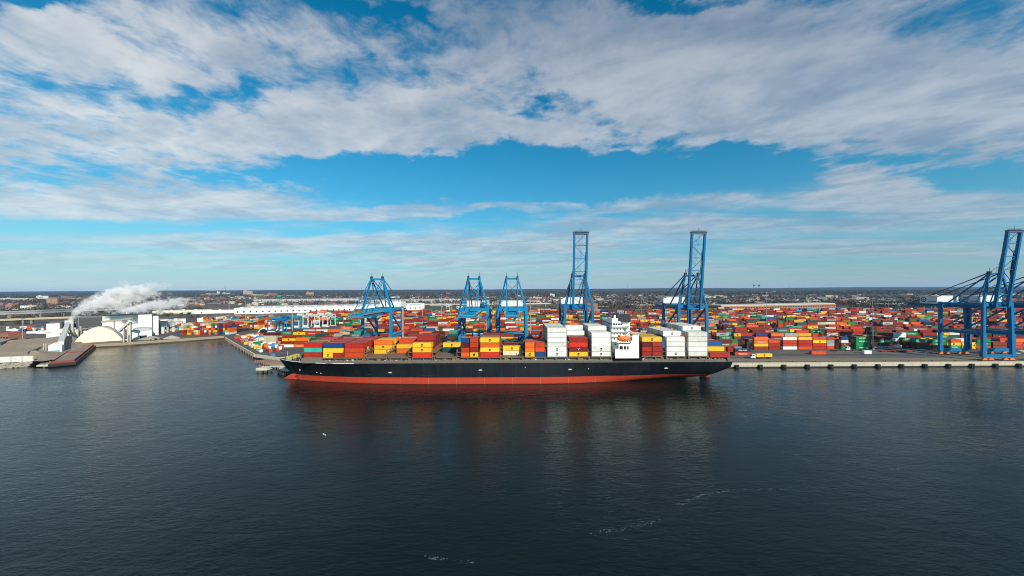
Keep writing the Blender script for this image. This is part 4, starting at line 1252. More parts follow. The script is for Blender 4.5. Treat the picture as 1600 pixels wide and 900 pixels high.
# ------------------------------------------------------------------ yard machines, masts, vehicles
def rtg(px, pyb, col, wheelbase, hgt, label, span=22):
    p = gp(px, pyb)
    t = empty('gantry_crane', (p.x, p.y, 3.42), label, 'yard crane', 'rubber tyred gantry cranes in the yard')
    m = P('rtg_'+col, {'blue':(0.004,0.18,0.38),'white':(0.55,0.55,0.52),'darkblue':(0.015,0.09,0.22),'teal':(0.02,0.25,0.38)}[col])
    w = wheelbase/2
    for sx_ in (-1, 1):
        for y in (0, span):
            b = MB(); b.box(sx_*w-0.42, sx_*w+0.42, y-0.5, y+0.5, 1.8, hgt); b.build('leg', m, t)
    for y in (0, span):
        b = MB(); b.box(-w-1.5, w+1.5, y-0.7, y+0.7, 0.9, 1.9); b.build('sill', m, t)
        b = MB()
        for k in (-w-0.8, -w+1.2, w-1.2, w+0.8): b.cyl((k, y-0.45, 0.75), (k, y+0.45, 0.75), 0.75, n=12)
        b.build('wheels', P('tyre', (0.02,0.02,0.02), 0.8), t)
        b = MB(); b.box(-w, w, y-0.5, y+0.5, hgt-1.5, hgt-0.3); b.build('end_beam', m, t)
    for sx_ in (-1, 1):
        b = MB(); b.box(sx_*w-0.55, sx_*w+0.55, 0, span, hgt, hgt+1.6); b.build('girder', m, t)
    b = MB(); b.box(-w-0.6, w+0.6, 8, 12, hgt+1.61, hgt+3.6); b.box(-1.5, 1.5, 5, 7.5, hgt-2.8, hgt-0.4); b.build('trolley', m, t)
    b = MB(); b.box(-w+0.8, w-0.8, -1.5, 0.9, 1.95, 4.6); b.build('power_unit', P('unit_white', (0.66,0.66,0.62)), t)
    return t
rtg(424.5, 523.5, 'blue', 9.5, 17, 'bright blue yard gantry crane nearest the west road')
rtg(437, 519, 'darkblue', 8.5, 16.5, 'dark blue yard gantry crane between the two brighter blue ones')
rtg(449.5, 517, 'teal', 9.5, 16.5, 'teal blue yard gantry crane beside the white ones')
for i, px in enumerate((463, 477.5, 495.5, 508.5)):
    rtg(px, 514-0.6*i, 'white', 7, 17, '%s white yard gantry crane counted from the left' % ordn(i+1))
rtg(1476, 487, 'white', 8, 15, 'white yard gantry crane far back left of the right-hand quay crane')
rtg(700, 488, 'white', 8, 15, 'white yard gantry crane far back between two quay cranes')

def mast(px, pyb, pyt, w=0.35, lab=''):
    p = gp(px, pyb); h = (pyb-pyt)/FPX*p.y
    t = empty('light_mast', (p.x, p.y, 3.42), lab, 'light mast', 'tall lighting masts in the terminal')
    b = MB(); b.cyl((0,0,0.8), (0,0,h), w, w*0.5, n=8); b.build('pole', P('mast_steel', (0.33,0.34,0.34), 0.5), t)
    b = MB(); b.cyl((0,0,0), (0,0,0.8), 1.0, 0.9, n=10); b.build('footing', P('footing', (0.4,0.38,0.34)), t)
    b = MB(); b.cyl((0,0,h-0.5), (0,0,h-0.2), 1.3, 1.3, n=10)
    for i in range(8): a = i*PI/4; b.box(1.3*math.cos(a)-0.3, 1.3*math.cos(a)+0.3, 1.3*math.sin(a)-0.3, 1.3*math.sin(a)+0.3, h-1.0, h-0.51)
    b.build('lamp_ring', P('lamp_ring', (0.3,0.3,0.3)), t)
for i, (px, yb, yt, lab) in enumerate([
    (1364,546,465,'tallest light mast in the yard, standing right of the green container stack'), (1389,512,463,'light mast just right of the tallest one, farther back'),
    (829,536,464,'light mast right of the third quay crane'), (1003,520,465,'light mast behind the ship bridge'), (1198,512,456,'light mast left of the long brick building end'),
    (457,530,478,'light mast beside the white yard gantry cranes'), (690,505,460,'light mast between the first and second quay cranes'), (660,500,462,'thin far light mast right of the leftmost quay crane'),
    (1280,505,470,'light mast behind the yellow containers'), (561,525,478,'light mast left of the leftmost quay crane leg'), (1444,500,468,'light mast left of the machinery house'), (358,500,463,'light mast above the blocks beyond the basin'), (384,506,470,'light mast near the west road'),(925,505,465,'light mast right of the first raised crane')]):
    mast(px, yb, yt, 0.38, lab)

def truck(px, pyb, cols, lab, load=None, mk=None, flip=False, chassis=True):
    p = gp(px, pyb)
    s = -1 if flip else 1
    t = empty('container_truck', (p.x, p.y, 3.42), lab, 'truck')
    b = MB(); b.box(-8.6*s if s > 0 else 6.2, -6.2 if s > 0 else 8.6, -1.2, 1.2, 0.7, 3.4)
    b.box(*(sorted((-9.4*s, -8.62*s))), -1.1, 1.1, 0.7, 1.9); cbn = b.build('cab', P('truck_'+cols[0], {'white':(0.75,0.75,0.73),'red':(0.5,0.05,0.03)}[cols[0]]), t)
    b = MB(); b.box(*(sorted((-8.66*s, -8.62*s))), -1.0, 1.0, 2.1, 3.0); b.box(*(sorted((-8.2*s, -7.0*s))), -1.24, -1.21, 2.1, 3.0); b.build('window', P('window_glass', (0.02,0.028,0.035), 0.15), cbn)
    b = MB(); b.box(*(sorted((-6.4*s, 6.3*s))), -0.5, 0.5, 0.95, 1.25)
    for xx in (-5.5, -1, 3, 6): b.box(xx*s-0.15, xx*s+0.15, -1.2, 1.2, 1.1, 1.35)
    b.build('chassis', P('chassis_dark', (0.04,0.04,0.04)), t)
    for xx in (-8.0, -5.2, -4.0, 3.6, 4.9):
        for yy in (-1.1, 1.1):
            b = MB(); b.cyl((xx*s, yy-0.18, 0.5), (xx*s, yy+0.18, 0.5), 0.5, n=12); b.build('wheel', P('tyre', (0.02,0.02,0.02), 0.8), t)
    if load:
        o = bpy.data.objects.new('shipping_container', cont_mesh(12.0, 2.66, load)); COL.objects.link(o)
        o.location = (p.x+0.4*s, p.y, 3.42+1.37); tag(o, '%s container carried by the truck with the %s cab' % (CN[load], cols[0])+(' on the quay' if pyb > 555 else ' in the yard'), 'container')
        if mk == 'm': put_emblem(o, 12, 2.66, load)
truck(1192, 560.5, ['white'], 'terminal truck with white cab carrying a yellow container along the quay', YEL, 'm')
truck(1338, 547.8, ['white'], 'terminal truck with white cab pulling an empty chassis below the green stack')
def car(px, pyb, col, lab, rz=0):
    p = gp(px, pyb)
    t = empty('parked_car', (p.x, p.y, 3.42), lab, 'car', 'parked cars', rz)
    m = P('car_'+col, {'white':(0.72,0.72,0.70),'silver':(0.35,0.36,0.38),'black':(0.02,0.02,0.025),'red':(0.35,0.02,0.02),'blue':(0.03,0.08,0.22)}[col], 0.3)
    b = MB(); b.extr([(-2.2,0.35),(2.2,0.35),(2.25,0.8),(1.5,0.95),(0.8,1.45),(-1.1,1.45),(-1.9,0.98),(-2.25,0.9)], -0.88, 0.88); b.build('body', m, t)
    b = MB(); b.extr([(-1.55,0.98),(1.2,0.98),(0.72,1.38),(-1.0,1.38)], -0.9, 0.9); b.build('window', P('window_glass', (0.02,0.028,0.035), 0.15), t)
    for xx in (-1.4, 1.4):
        for yy in (-0.82, 0.82):
            b = MB(); b.cyl((xx, yy-0.1, 0.33), (xx, yy+0.1, 0.33), 0.33, n=10); b.build('wheel', P('tyre', (0.02,0.02,0.02), 0.8), t)
car(1597, 549.5, 'white', 'white car on the quay at the very right edge'); car(1588, 553.5, 'silver', 'silver car between the right-hand crane legs')
car(1303, 549, 'black', 'small black car on the asphalt left of the empty chassis truck'); car(1415, 550, 'red', 'red car near the stacked flat racks')
# stacked flat racks and empty chassis near the right crane
t_ = empty('flat_rack_stack', tuple(gp(1449, 544.5)), 'grey stack of folded flat racks left of the right-hand crane', 'flat racks')
for k in range(5):
    b_ = MB(); b_.box(-10.5, 10.5, 0, 5.0, k*1.35+0.1, k*1.35+0.55)
    for x in (-10.3, -3.6, 3.4, 10.0): b_.box(x, x+0.4, 0.05, 4.95, k*1.35+0.55, k*1.35+1.44)
    b_.build('flat_rack', P('rack_grey', (0.20,0.20,0.19)), t_)
p = gp(1400, 549.5)
for i, (dx_, c) in enumerate(((-7, ORR), (7, BRN))):
    b_ = MB(); b_.box(-6, 6, -1.2, 1.2, 0.6, 0.95)
    for x in (-5, -2.5, 3.4, 4.8): b_.cyl((x, -1.1, 0.45), (x, 1.1, 0.45), 0.42, n=10)
    o = b_.build('empty_chassis', P('chassis_red_%d' % i, (0.35,0.06,0.03)), None, (p.x+dx_, p.y, 3.42))
    tag(o, 'empty red trailer chassis parked on the asphalt, %s of the two' % ('left' if i == 0 else 'right'), 'chassis', 'empty chassis on the apron')
# frame at the foot of the tall mast
b_ = MB(); 
for x in (-5, 5): b_.box(x-0.25, x+0.25, -0.25, 0.25, 0, 5.5)
b_.box(-5.3, 5.3, -0.3, 0.3, 5.51, 6.0); b_.box(-1, 1, -0.8, 0.8, 0, 3)
o = b_.build('goalpost', P('frame_grey', (0.2,0.2,0.2)), None, tuple(gp(1366, 545.5))); tag(o, 'low grey steel frame at the foot of the tallest light mast', 'frame')

# ------------------------------------------------------------------ west end of the quay, pier, dolphin
woodm = P('old_timber', (0.22,0.17,0.12), 0.9); palec = paint('pale_concrete', (0.55,0.50,0.38), 0.85, 0.15, 0.4, (0.2,0.15,0.1), 0.5)
t_ = empty('pier_wall', (-216,312,0), 'concrete edge wall of the west pier running back to the basin corner', 'quay wall')
b_ = MB(); b_.bar((-0.3,-0.3,2.3), (-112.2,112.8,2.3), 0.9, 2.4); b_.build('coping', palec, t_)
b_ = MB(); b_.bar((-0.1,0,-1.2), (-112,113,-1.2), 0.5, 4.6); b_.build('wall', P('wet_wall', (0.03,0.028,0.025), 0.5), t_)
b_ = MB()
for k in range(20): f = (k+0.5)/20; x, y = -112*f-0.9, 113*f-0.7; b_.cyl((x, y, -1), (x, y, 3.3), 0.35, n=7)
b_.build('fender_pile', woodm, t_)
t_ = empty('pier_end_wall', (-216,312,0), 'cream concrete end face of the west pier beside the timber wrecks', 'quay wall')
b_ = MB(); b_.bar((0,-0.3,2.2), (53,-28.3,2.2), 0.8, 2.6); b_.build('coping', palec, t_)
t_ = empty('basin_wall', (-341,440,0), 'stone edge of the basin in front of the far container blocks', 'quay wall')
b_ = MB(); b_.bar((0,-0.3,2.2), (-59,-53.3,2.2), 0.8, 2.6); b_.bar((-59,-53.3,2.0), (-86,-65.3,2.0), 0.9, 2.8); b_.bar((12.6,-14.6,2.2),(0,-0.3,2.2),0.8,2.6); b_.build('coping', P('quay_stone', (0.27,0.22,0.15), 0.9), t_)
# fendered tip of the quay below the ship's bow
b_ = MB(); pts = [(-161,268),(-163,262),(-160.5,255),(-155,250),(-149,249),(-146.5,253),(-147,262),(-150,268)]
b_.prism(pts, 0.2, 3.0); t_ = b_.build('landing_stage', palec); tag(t_, 'rounded pale landing stage with tyre fenders under the ship bow', 'landing stage')
b_ = MB()
for a, c in zip(pts[:6], pts[1:6]):
    for f in (0.1, 0.35, 0.6, 0.85):
        x = a[0]+(c[0]-a[0])*f; y = a[1]+(c[1]-a[1])*f; b_.cyl((x-0.3, y-0.3, -0.3), (x-0.3, y-0.3, 2.4), 0.5, n=8)
b_.build('fender', fm, t_)
b_ = MB(); b_.box(-157,-152.5,256,259,3.01,5.2); b_.box(-158,-151.5,255.4,259.6,5.21,5.5); b_.build('shelter', P('shelter_dark', (0.06,0.06,0.06)), t_)
# broken timber decks
rw = random.Random(3)
for i, (x, y, l, w, lab) in enumerate(((-189,290,26,9,'largest sunken timber barge beside the west pier end'),(-177,279,22,8,'middle timber deck between the pier end and the landing stage'),(-168,272,18,8,'timber deck nearest the landing stage'))):
    t_ = empty('timber_wreck', (x, y, 0), lab, 'timber deck', 'old timber decks', -0.5)
    b_ = MB()
    for k in range(int(l/0.9)):
        if rw.random() < 0.12: continue
        xx = -l/2+k*0.9; b_.box(xx, xx+0.8, -w/2+rw.uniform(-.6,.6), w/2+rw.uniform(-.6,.6), 1.0+rw.uniform(-.1,.25), 1.3+rw.uniform(0,.2))
    b_.build('planking', P('deck_rust_%d' % i, ((0.26,0.13,0.09),(0.24,0.2,0.15),(0.32,0.28,0.2))[i], 0.9), t_)
    b_ = MB()
    for k in range(int(l/3)):
        for s in (-1, 1): b_.cyl((-l/2+k*3+0.4, s*w/2, -1.5), (-l/2+k*3+0.4, s*w/2, 1.6+rw.random()), 0.3, n=6)
    b_.build('pile', woodm, t_)
p = gp(410, 582, 0)
t_ = empty('mooring_dolphin', (p.x, p.y, 0), 'small square concrete dolphin standing alone in the water left of the bow', 'dolphin')
b_ = MB(); b_.box(-3.9,3.9,-1,6,1.6,3.2); b_.build('platform', palec, t_)
for k, (x, y) in enumerate(((-3,-0.4),(0,-0.4),(3,-0.4),(-3,5),(0,5),(3,5))):
    b_ = MB(); b_.cyl((x, y, -3), (x, y, 1.6), 0.5, n=8); b_.build('pile', P('pile_dark', (0.06,0.05,0.04)), t_)
b_ = MB(); b_.cyl((-2.6,1,3.2),(-2.6,1,5.2),0.6,0.5,n=8); b_.build('bollard', P('bollard_red', (0.3,0.1,0.06)), t_)
b_ = MB(); b_.bar((p.x+3.9, p.y+3, 3.3), (-161.5, 262, 3.1), 1.3, 0.2); b_.bar((p.x+3.9, p.y+2.4, 4.3), (-161.5, 261.4, 4.1), 0.08)
tag(b_.build('footbridge', railw), 'thin pale footbridge from the dolphin to the landing stage', 'footbridge')
# hut with blue roof at the pier end
p = gp(426, 556)
t_ = empty('dome_tent', (p.x, p.y, 3.42), 'small blue domed cover near the seaward end of the west pier', 'cover')
b_ = MB(); n = 12
for j in range(5):
    a = j*PI/8
    for i in range(n): b_.v.append((2.6*math.cos(a)*math.cos(2*PI*i/n), 2.0*math.cos(a)*math.sin(2*PI*i/n), 2.4*math.sin(a)))
for j in range(4):
    for i in range(n): b_.f.append((j*n+i, j*n+(i+1) % n, (j+1)*n+(i+1) % n, (j+1)*n+i)); b_.mi.append(0); b_.c.append((1,1,1))
b_.build('cover', P('tarp_blue', (0.02,0.13,0.38)), t_)
# white fabric shelter
p = gp(402, 520)
b_ = MB(); pr = [(7*math.cos(a), 6*math.sin(a)) for a in [i*PI/10 for i in range(11)]]; b_.extr(pr, 0, 12); o = b_.build('fabric_shelter', P('fabric_white', (0.68,0.66,0.60)), None, (p.x+8, p.y, 3.42)); tag(o, 'white arched fabric shelter left of the blue gantry cranes', 'shelter')
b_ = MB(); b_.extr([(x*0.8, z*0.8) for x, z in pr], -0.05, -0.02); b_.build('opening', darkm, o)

# ------------------------------------------------------------------ left shore: barge, salt dome, factory
t_ = empty('hopper_barge', (-381, 318, 0), 'long rust-red hopper barge moored along the left shore', 'barge')
ang = math.atan2(88, -76)
a0 = gp(97, 573, 0); a1 = gp(134, 545, 0)
t_.location = ((a0.x+a1.x)/2, (a0.y+a1.y)/2, 0); L = (a1-a0).length; t_.rotation_euler = (0, 0, math.atan2(a1.y-a0.y, a1.x-a0.x)); W_ = 13.5
b_ = MB(); b_.extr([(-L/2, 0.6), (-L/2+2.5, -1), (L/2-2.5, -1), (L/2, 0.6), (L/2, 2.6), (-L/2, 2.6)], -W_/2, W_/2); b_.build('hull', P('barge_black', (0.015,0.013,0.013)), t_)
b_ = MB(); b_.box(-L/2, L/2, -W_/2, W_/2, 2.61, 2.7)
for s in (-1, 1): b_.box(-L/2+4, L/2-3, s*(W_/2-1.2)-0.15, s*(W_/2-1.2)+0.15, 2.7, 4.2)
for x in (-L/2+4, 0, L/2-3): b_.box(x-0.2, x+0.2, -W_/2+1.4, W_/2-1.4, 2.7, 4.15)
b_.build('deck', P('barge_red', (0.21,0.045,0.035), 0.85), t_)
b_ = MB(); b_.box(-L/2+4.3, -0.3, -W_/2+1.5, W_/2-1.5, 2.7, 3.5); b_.box(0.3, L/2-3.3, -W_/2+1.5, W_/2-1.5, 2.7, 3.7); b_.build('cargo', P('barge_cargo', (0.24,0.17,0.15), 0.95, 0.3, 0.6), t_)
# timber jetty by the barge
t_ = empty('timber_jetty', (0,0,0), 'low brown timber jetty between the barge and the left shore', 'jetty')
b_ = MB(); p0 = gp(62, 571, 1.8); p1 = gp(112, 548, 1.8); b_.bar((p0.x-2, p0.y+6, 1.6), (p1.x-3, p1.y+8, 1.6), 9, 0.6); b_.build('deck', woodm, t_)
b_ = MB(); p2 = gp(72, 571, 1.5); b_.box(p2.x-6, p2.x+5, p2.y-1, p2.y+5, 0.9, 1.9); b_.build('landing', palec, t_)
b_ = MB()
for k in range(14):
    f = k/13; x = p0.x+(p1.x-p0.x)*f+2; y = p0.y+(p1.y-p0.y)*f+1; b_.cyl((x, y, -2), (x, y, 2.8), 0.35, n=6)
b_.build('pile', woodm, t_)
# rip-rap shore and white block wall at far left
rr_ = random.Random(9)
b_ = MB(); stone = P('riprap', (0.30,0.27,0.22), 0.95, 0.3, 0.9)
for k in range(900):
    x = rr_.uniform(-430, -367); s = rr_.uniform(0.5, 1.3)
    q_ = rr_.random()*4; y = 276.0-q_+(0 if x < -381 else (x+381)*0.62); z = 2.9-q_*0.8
    vs = []
    for i in range(6):
        a = i*PI/3; vs.append((x+s*math.cos(a)*rr_.uniform(.7,1.2), y+s*math.sin(a)*rr_.uniform(.7,1.2), z))
    vs.append((x, y, z+s*0.8)); b_.add(vs, [(i, (i+1) % 6, 6) for i in range(6)])
tag(b_.build('riprap', stone), 'rough stone bank along the water at the far left', 'rocks', kind='stuff')
for k in range(6):
    b_ = MB(); x = -370.0-k*6.5; y = 284.0-k*1.45; b_.obox(x, y, 0.22, 6.2, 1.2, 3.4, 7.6)
    tag(b_.build('concrete_block', P('block_white', (0.62,0.60,0.54))), 'large pale concrete wall panel, %s from the right end of the shore row' % ordn(k+1), 'wall panel', 'pale wall panels at the left shore')
# earth mound and steel-sided bunker behind the blocks
mnd = paint('earth_tan', (0.27,0.21,0.155), 0.95, 0.3, 0.15, (0.16,0.12,0.09), 0.6)
b_ = MB(); nx_, ny_ = 60, 40
for j in range(ny_):
    for i in range(nx_):
        x = -610+i*4.4; y = 284+j*3.2
        e = min(i, nx_-1-i, 8)/8*min(j+1, ny_-1-j, 6)/6
        edge = max(0.0, min(1.0, (-352-0.86*(y-284)-x)/20))
        z = 3.42+e*edge*(5.0+4*mn.noise(Vector((x*0.02, y*0.03, 0)))+1.2*mn.noise(Vector((x*0.1, y*0.1, 2))))
        b_.v.append((x, y, max(3.42, z)))
for j in range(ny_-1):
    for i in range(nx_-1):
        a = j*nx_+i
        if max(b_.v[q][2] for q in (a, a+1, a+nx_, a+nx_+1)) > 3.6: b_.f.append((a, a+1, a+nx_+1, a+nx_)); b_.mi.append(0); b_.c.append((1,1,1))
tag(b_.build('earth_mound', mnd), kind='structure')
b_ = MB(); q0 = gp(43, 561); q1 = gp(74, 547); b_.bar((q0.x, q0.y, 6), (q1.x, q1.y, 6), 0.6, 5.6)
tag(b_.build('bunker_wall', P('steel_sheet', (0.11,0.11,0.115), 0.6)), 'dark steel retaining wall holding the earth mound above the jetty', 'wall')
b_ = MB(); q0 = gp(0, 545); q1 = gp(27, 536); b_.bar((q0.x, q0.y, 8), (q1.x, q1.y, 8), 0.7, 2.6)
tag(b_.build('bunker_wall', P('steel_sheet', (0.11,0.11,0.115), 0.6)), 'dark retaining wall across the earth mound at the left edge', 'wall')

cream = paint('dome_cream', (0.78,0.68,0.50), 0.8, 0.06, 0.15, (0.68,0.46,0.24), 0.3)
DA = math.radians(43)
def diag(px0, pyb, px1, ang=DA):
    a = gp(px0, pyb); k = (px1-800)/FPX; c, s = math.cos(ang), math.sin(ang)
    return a, (k*a.y-a.x)/(c-k*s)
dfr, dl = diag(113, 539, 193.3)
t_ = empty('salt_dome', (dfr.x+dl/2*math.cos(DA), dfr.y+dl/2*math.sin(DA), 3.41), 'large cream arched storage dome on the left shore', 'storage dome', None, DA)
wd = dl/2; hd = 16.2
def arch(k=1.0): return [(-wd*math.cos(i*PI/20)*k, hd*k*(1-abs(math.cos(i*PI/20))**2.25)) for i in range(21)]
b_ = MB(); b_.extr(arch(), 0, 2.0); b_.build('front', cream, t_)
b_ = MB(); b_.extr(arch(0.995), 2.01, 26); b_.build('roof', P('dome_roof', (0.55,0.50,0.42), 0.8), t_)
b_ = MB(); b_.box(-wd, wd+1, -0.6, -0.01, 0, 1.3); b_.build('kerb_wall', P('kerb_dark', (0.13,0.11,0.09)), t_)
b_ = MB(); b_.box(-wd+0.5, -wd+6, -1.6, -0.7, 0, 2.8); b_.build('gate', P('gate_brown', (0.12,0.07,0.045)), t_)

facw = paint('factory_white', (0.72,0.71,0.66), 0.7, 0.08, 0.12, (0.45,0.40,0.32), 0.35)
facg = paint('factory_grey', (0.42,0.42,0.40), 0.7, 0.12, 0.12, (0.22,0.2,0.18), 0.4)
rfm = P('roof_felt', (0.20,0.19,0.18), 0.9)
def block(name, px0, px1, pyb, pyt, depth, mat, label, cat='building', roof=rfm, rz=0, win=None, grp=None, door=False):
    """flat roofed building whose water-facing side spans px0..px1 with its foot at pyb"""
    rz = DA if px0 > 20 else 0
    a, L_ = diag(px0, pyb, px1, rz)
    h = wz(px0, pyt, a.y)-3.41
    base = 3.41; w = L_/2
    t = empty(name, (a.x+w*math.cos(rz), a.y+w*math.sin(rz), base), label, cat, grp, rz)
    b = MB(); b.box(-w, w, 0, depth, -1.5, h); b.build('wall', mat, t)
    b = MB(); b.box(-w-0.15, w+0.15, -0.15, depth+0.15, h+0.004, h+0.4); b.build('roof', roof, t)
    if win:
        nw, rows, z0, wh, ww, gm = win
        for r in range(rows):
            b = MB()
            for k in range(nw):
                cx = -w+(k+0.5)*2*w/nw; zz = z0+r*(h-z0)/rows
                b.box(cx-ww/2, cx+ww/2, -0.06, 0.05, zz, zz+wh)
            b.build('window', gm, t)
    if door:
        b = MB(); b.box(-2.4, 2.4, -0.08, 0.04, 0, 4.2); b.build('door', darkm, t)
    return t
gl = P('window_dark', (0.04,0.045,0.05), 0.3)
block('factory_building', 72, 93, 528, 506, 30, facw, 'white box-shaped factory building left of the conveyor tower', win=(5,1,6,0.6,6.0,facg))
block('factory_building', 93, 118, 527, 514, 26, facw, 'low white factory wing behind the conveyor', win=(4,1,3,2,2.4,gl))
tw = block('conveyor_tower', 101, 111.5, 526, 501, 10, facw, 'tall white conveyor tower under the steam plume', 'tower')
block('steel_tank_house', 91.2, 97.5, 524, 503.5, 8, P('steel_blue', (0.16,0.22,0.28), 0.4), 'narrow blue-grey steel tank house beside the conveyor tower', 'tank house')
sh = gp(86, 552)
t_ = empty('transfer_house', (sh.x, sh.y, 3.42), 'small white gabled transfer house at the foot of the sloping conveyor', 'shed', None, math.radians(40))
b_ = MB(); b_.extr([(-3.8,0),(3.8,0),(3.8,6.8),(0,9.2),(-3.8,6.8)], 0, 8); b_.build('wall', facw, t_)
b_ = MB(); b_.box(-2.4,2.6,-0.06,0,0.3,2.6); b_.build('door', P('teal_door', (0.15,0.32,0.36)), t_)
b_ = MB()
for x in (-6.5, -5.2): b_.cyl((x, 1, 0), (x, 1, 9), 0.3, n=6)
b_.build('post', facg, t_)
c0 = Vector((sh.x, sh.y+4, 11.5)); tp = gp(101, 526); c1 = Vector((wx(106.5, tp.y), tp.y-0.3, wz(106, 505.5, tp.y)))
t_ = empty('conveyor', tuple(c0), 'long sloping enclosed conveyor rising to the white tower', 'conveyor')
b_ = MB(); b_.bar((0,0,0), c1-c0, 3.6, 3.2); b_.build('gallery', P('gallery_pale', (0.56,0.54,0.50)), t_)
b_ = MB()
for f in (0.55, 0.8):
    q = (c1-c0)*f
    for s in (-1, 1): b_.bar((q.x+s*4, q.y, -(c0.z-3.4)), (q.x+s*0.8, q.y, q.z-1.4), 0.5)
b_.build('trestle', P('trestle_brown', (0.2,0.15,0.11)), t_)
st = gp(112, 524)
t_ = empty('steam_stack', (wx(113, 410), 410, 3.41), 'short grey chimney from which the large white plume rises', 'chimney')
b_ = MB(); b_.cyl((0,0,0), (0,0,22.5), 1.3, 1.1, n=12); b_.build('shaft', facg, t_)
for k in (-1, 1):
    b_ = MB(); b_.bar((k*3.5,0,0), (k*1.0,0,17), 0.5); b_.build('strut', P('trestle_brown', (0.2,0.15,0.11)), t_)
# dark sheet hall behind, then the big white works
block('dark_hall', 110, 160, 524, 497.5, 40, P('dark_sheet', (0.065,0.065,0.07), 0.7, 0.3, 0.5), 'dark sheet-metal hall between the plume and the white works')
t_ = block('works_building', 160, 216, 527, 494, 50, facw, 'large white works hall behind the storage dome', win=(1,1,9,0.5,36,facg))
block('works_tower', 216, 237, 526, 492, 22, facw, 'tall white works tower with flat roof right of the conveyor legs')
block('works_block', 236.5, 247.5, 524, 494, 16, facw, 'narrow white block on the right end of the works tower')
block('works_block', 176, 216, 522, 491.5, 12, facw, 'long white rooftop storey on the works hall')
for i, (px, yt) in enumerate(((198,487),(214.5,487),(230.5,487))):
    p = gp(px, 521); b_ = MB(); b_.cyl((0,0,0), (0,0,wz(px, yt, p.y)-3.4), 0.7, 0.6, n=8)
    tag(b_.build('vent_pipe', facw, None, (p.x, p.y, 3.4)), '%s of three thin white vent pipes on the works roof' % ORD[i+1], 'vent pipe', 'vent pipes on the works')
# sloping conveyors of the works
def galery(p0, p1, w, lab, m):
    a = Vector(p0); b = Vector(p1)
    t = empty('conveyor', tuple(a), lab, 'conveyor'); q = MB(); q.bar((0,0,0), b-a, w, w*0.8); q.build('gallery', m, t)
    q = MB()
    for f in (0.4, 0.75, 0.97):
        d = (b-a)*f; q.bar((d.x, d.y, -(a.z-3.4)), (d.x, d.y, d.z-w*0.4), 0.7)
    q.build('support', m, t)
gm_ = P('gallery_tan', (0.36,0.31,0.24))
Y_ = 392
galery((wx(160,Y_), Y_, wz(160,503,Y_)), (wx(206,Y_), Y_, wz(206,497.5,Y_)), 2.4, 'brown conveyor gallery crossing the front of the works hall', gm_)
galery((wx(186,Y_-4), Y_-4, wz(186,517.5,Y_-4)), (wx(204,Y_-4), Y_-4, wz(204,502,Y_-4)), 2.8, 'short pale conveyor rising to the silo leg', P('gallery_pale', (0.56,0.54,0.50)))
for i, px in enumerate((202.3,)):
    p = gp(px, 528); b_ = MB(); b_.cyl((0,0,0), (0,0,wz(px,500,p.y)-3.4), 1.6, 1.3, n=12); tag(b_.build('silo', P('silo_cream', (0.62,0.58,0.42)), None, (p.x, p.y, 3.4)), 'slim cream silo column in front of the works', 'silo')
# arched warehouse
p, w = diag(206, 530, 237); w /= 2; h = 11.0
t_ = empty('arched_warehouse', (p.x+w*math.cos(DA), p.y+w*math.sin(DA), 3.41), 'white warehouse with shallow arched roof and one dark doorway', 'warehouse', None, DA)
pr = [(-w,0),(w,0),(w,h-2)]+[(w*math.cos(i*PI/10), h-2+2.0*math.sin(i*PI/10)) for i in range(1,10)]+[(-w,h-2)]
b_ = MB(); b_.extr(pr, 0, 22); b_.build('wall', P('warehouse_bluewhite', (0.62,0.67,0.70)), t_)
b_ = MB(); b_.extr([(x*1.02, z+0.45 if z > 5 else z) for x, z in pr[2:]]+[(-w*1.02, h-2.2), (w*1.02, h-2.2)], -0.4, 22.5); b_.build('roof', facg, t_)
b_ = MB(); b_.box(-1.8,4,-0.07,0.03,0,3.4); b_.build('door', darkm, t_)
block('works_shed', 248, 262, 519, 503, 14, facw, 'white two-storey shed with dark openings right of the works', win=(3,1,2.5,3.5,2.6,gl))
block('works_shed', 262, 282, 517, 498, 14, facw, 'long low white shed left of the container blocks', win=(4,1,3,2.4,2.2,gl))
block('works_shed', 237, 290, 513, 500, 14, facw, 'white flat roofed shed behind the works, mostly hidden')
# plant clutter: tanks, pipe bridges, legs
rcl = random.Random(31)
for i, (px, pyb, w_, h_, c) in enumerate(((120,527,3,9,'cream'),(126,526,2.2,12,'grey'),(133,525,4,6,'white'),(141,524,2.5,9,'grey'),(148,523.5,3,7,'white'),(197,527,2.5,9,'brown'),(201,526,2,13,'cream'),(240,523,3.4,8,'grey'),(247,522,3,6,'brown'),(254,521,3.8,8,'white'),(262,520,2.6,7,'grey'),(271,518,3.2,6,'cream'))):
    p = gp(px, pyb); cc = {'cream':(0.6,0.55,0.42),'grey':(0.3,0.3,0.3),'white':(0.66,0.66,0.62),'brown':(0.2,0.13,0.09)}[c]
    t_ = empty('storage_tank', (p.x, p.y, 3.4), 'small %s upright tank, %s from the left around the white works' % (c, ordn(i+1)), 'tank', 'tanks around the works')
    b_ = MB(); b_.cyl((0,0,0), (0,0,h_), w_/2, n=12); b_.build('shell', P('tank_'+c, cc), t_)
    b_ = MB(); b_.cyl((0,0,h_+.01), (0,0,h_+w_*0.25), w_/2, w_*0.12, n=12); b_.build('roof', P('tank_roof', (0.25,0.24,0.22)), t_)
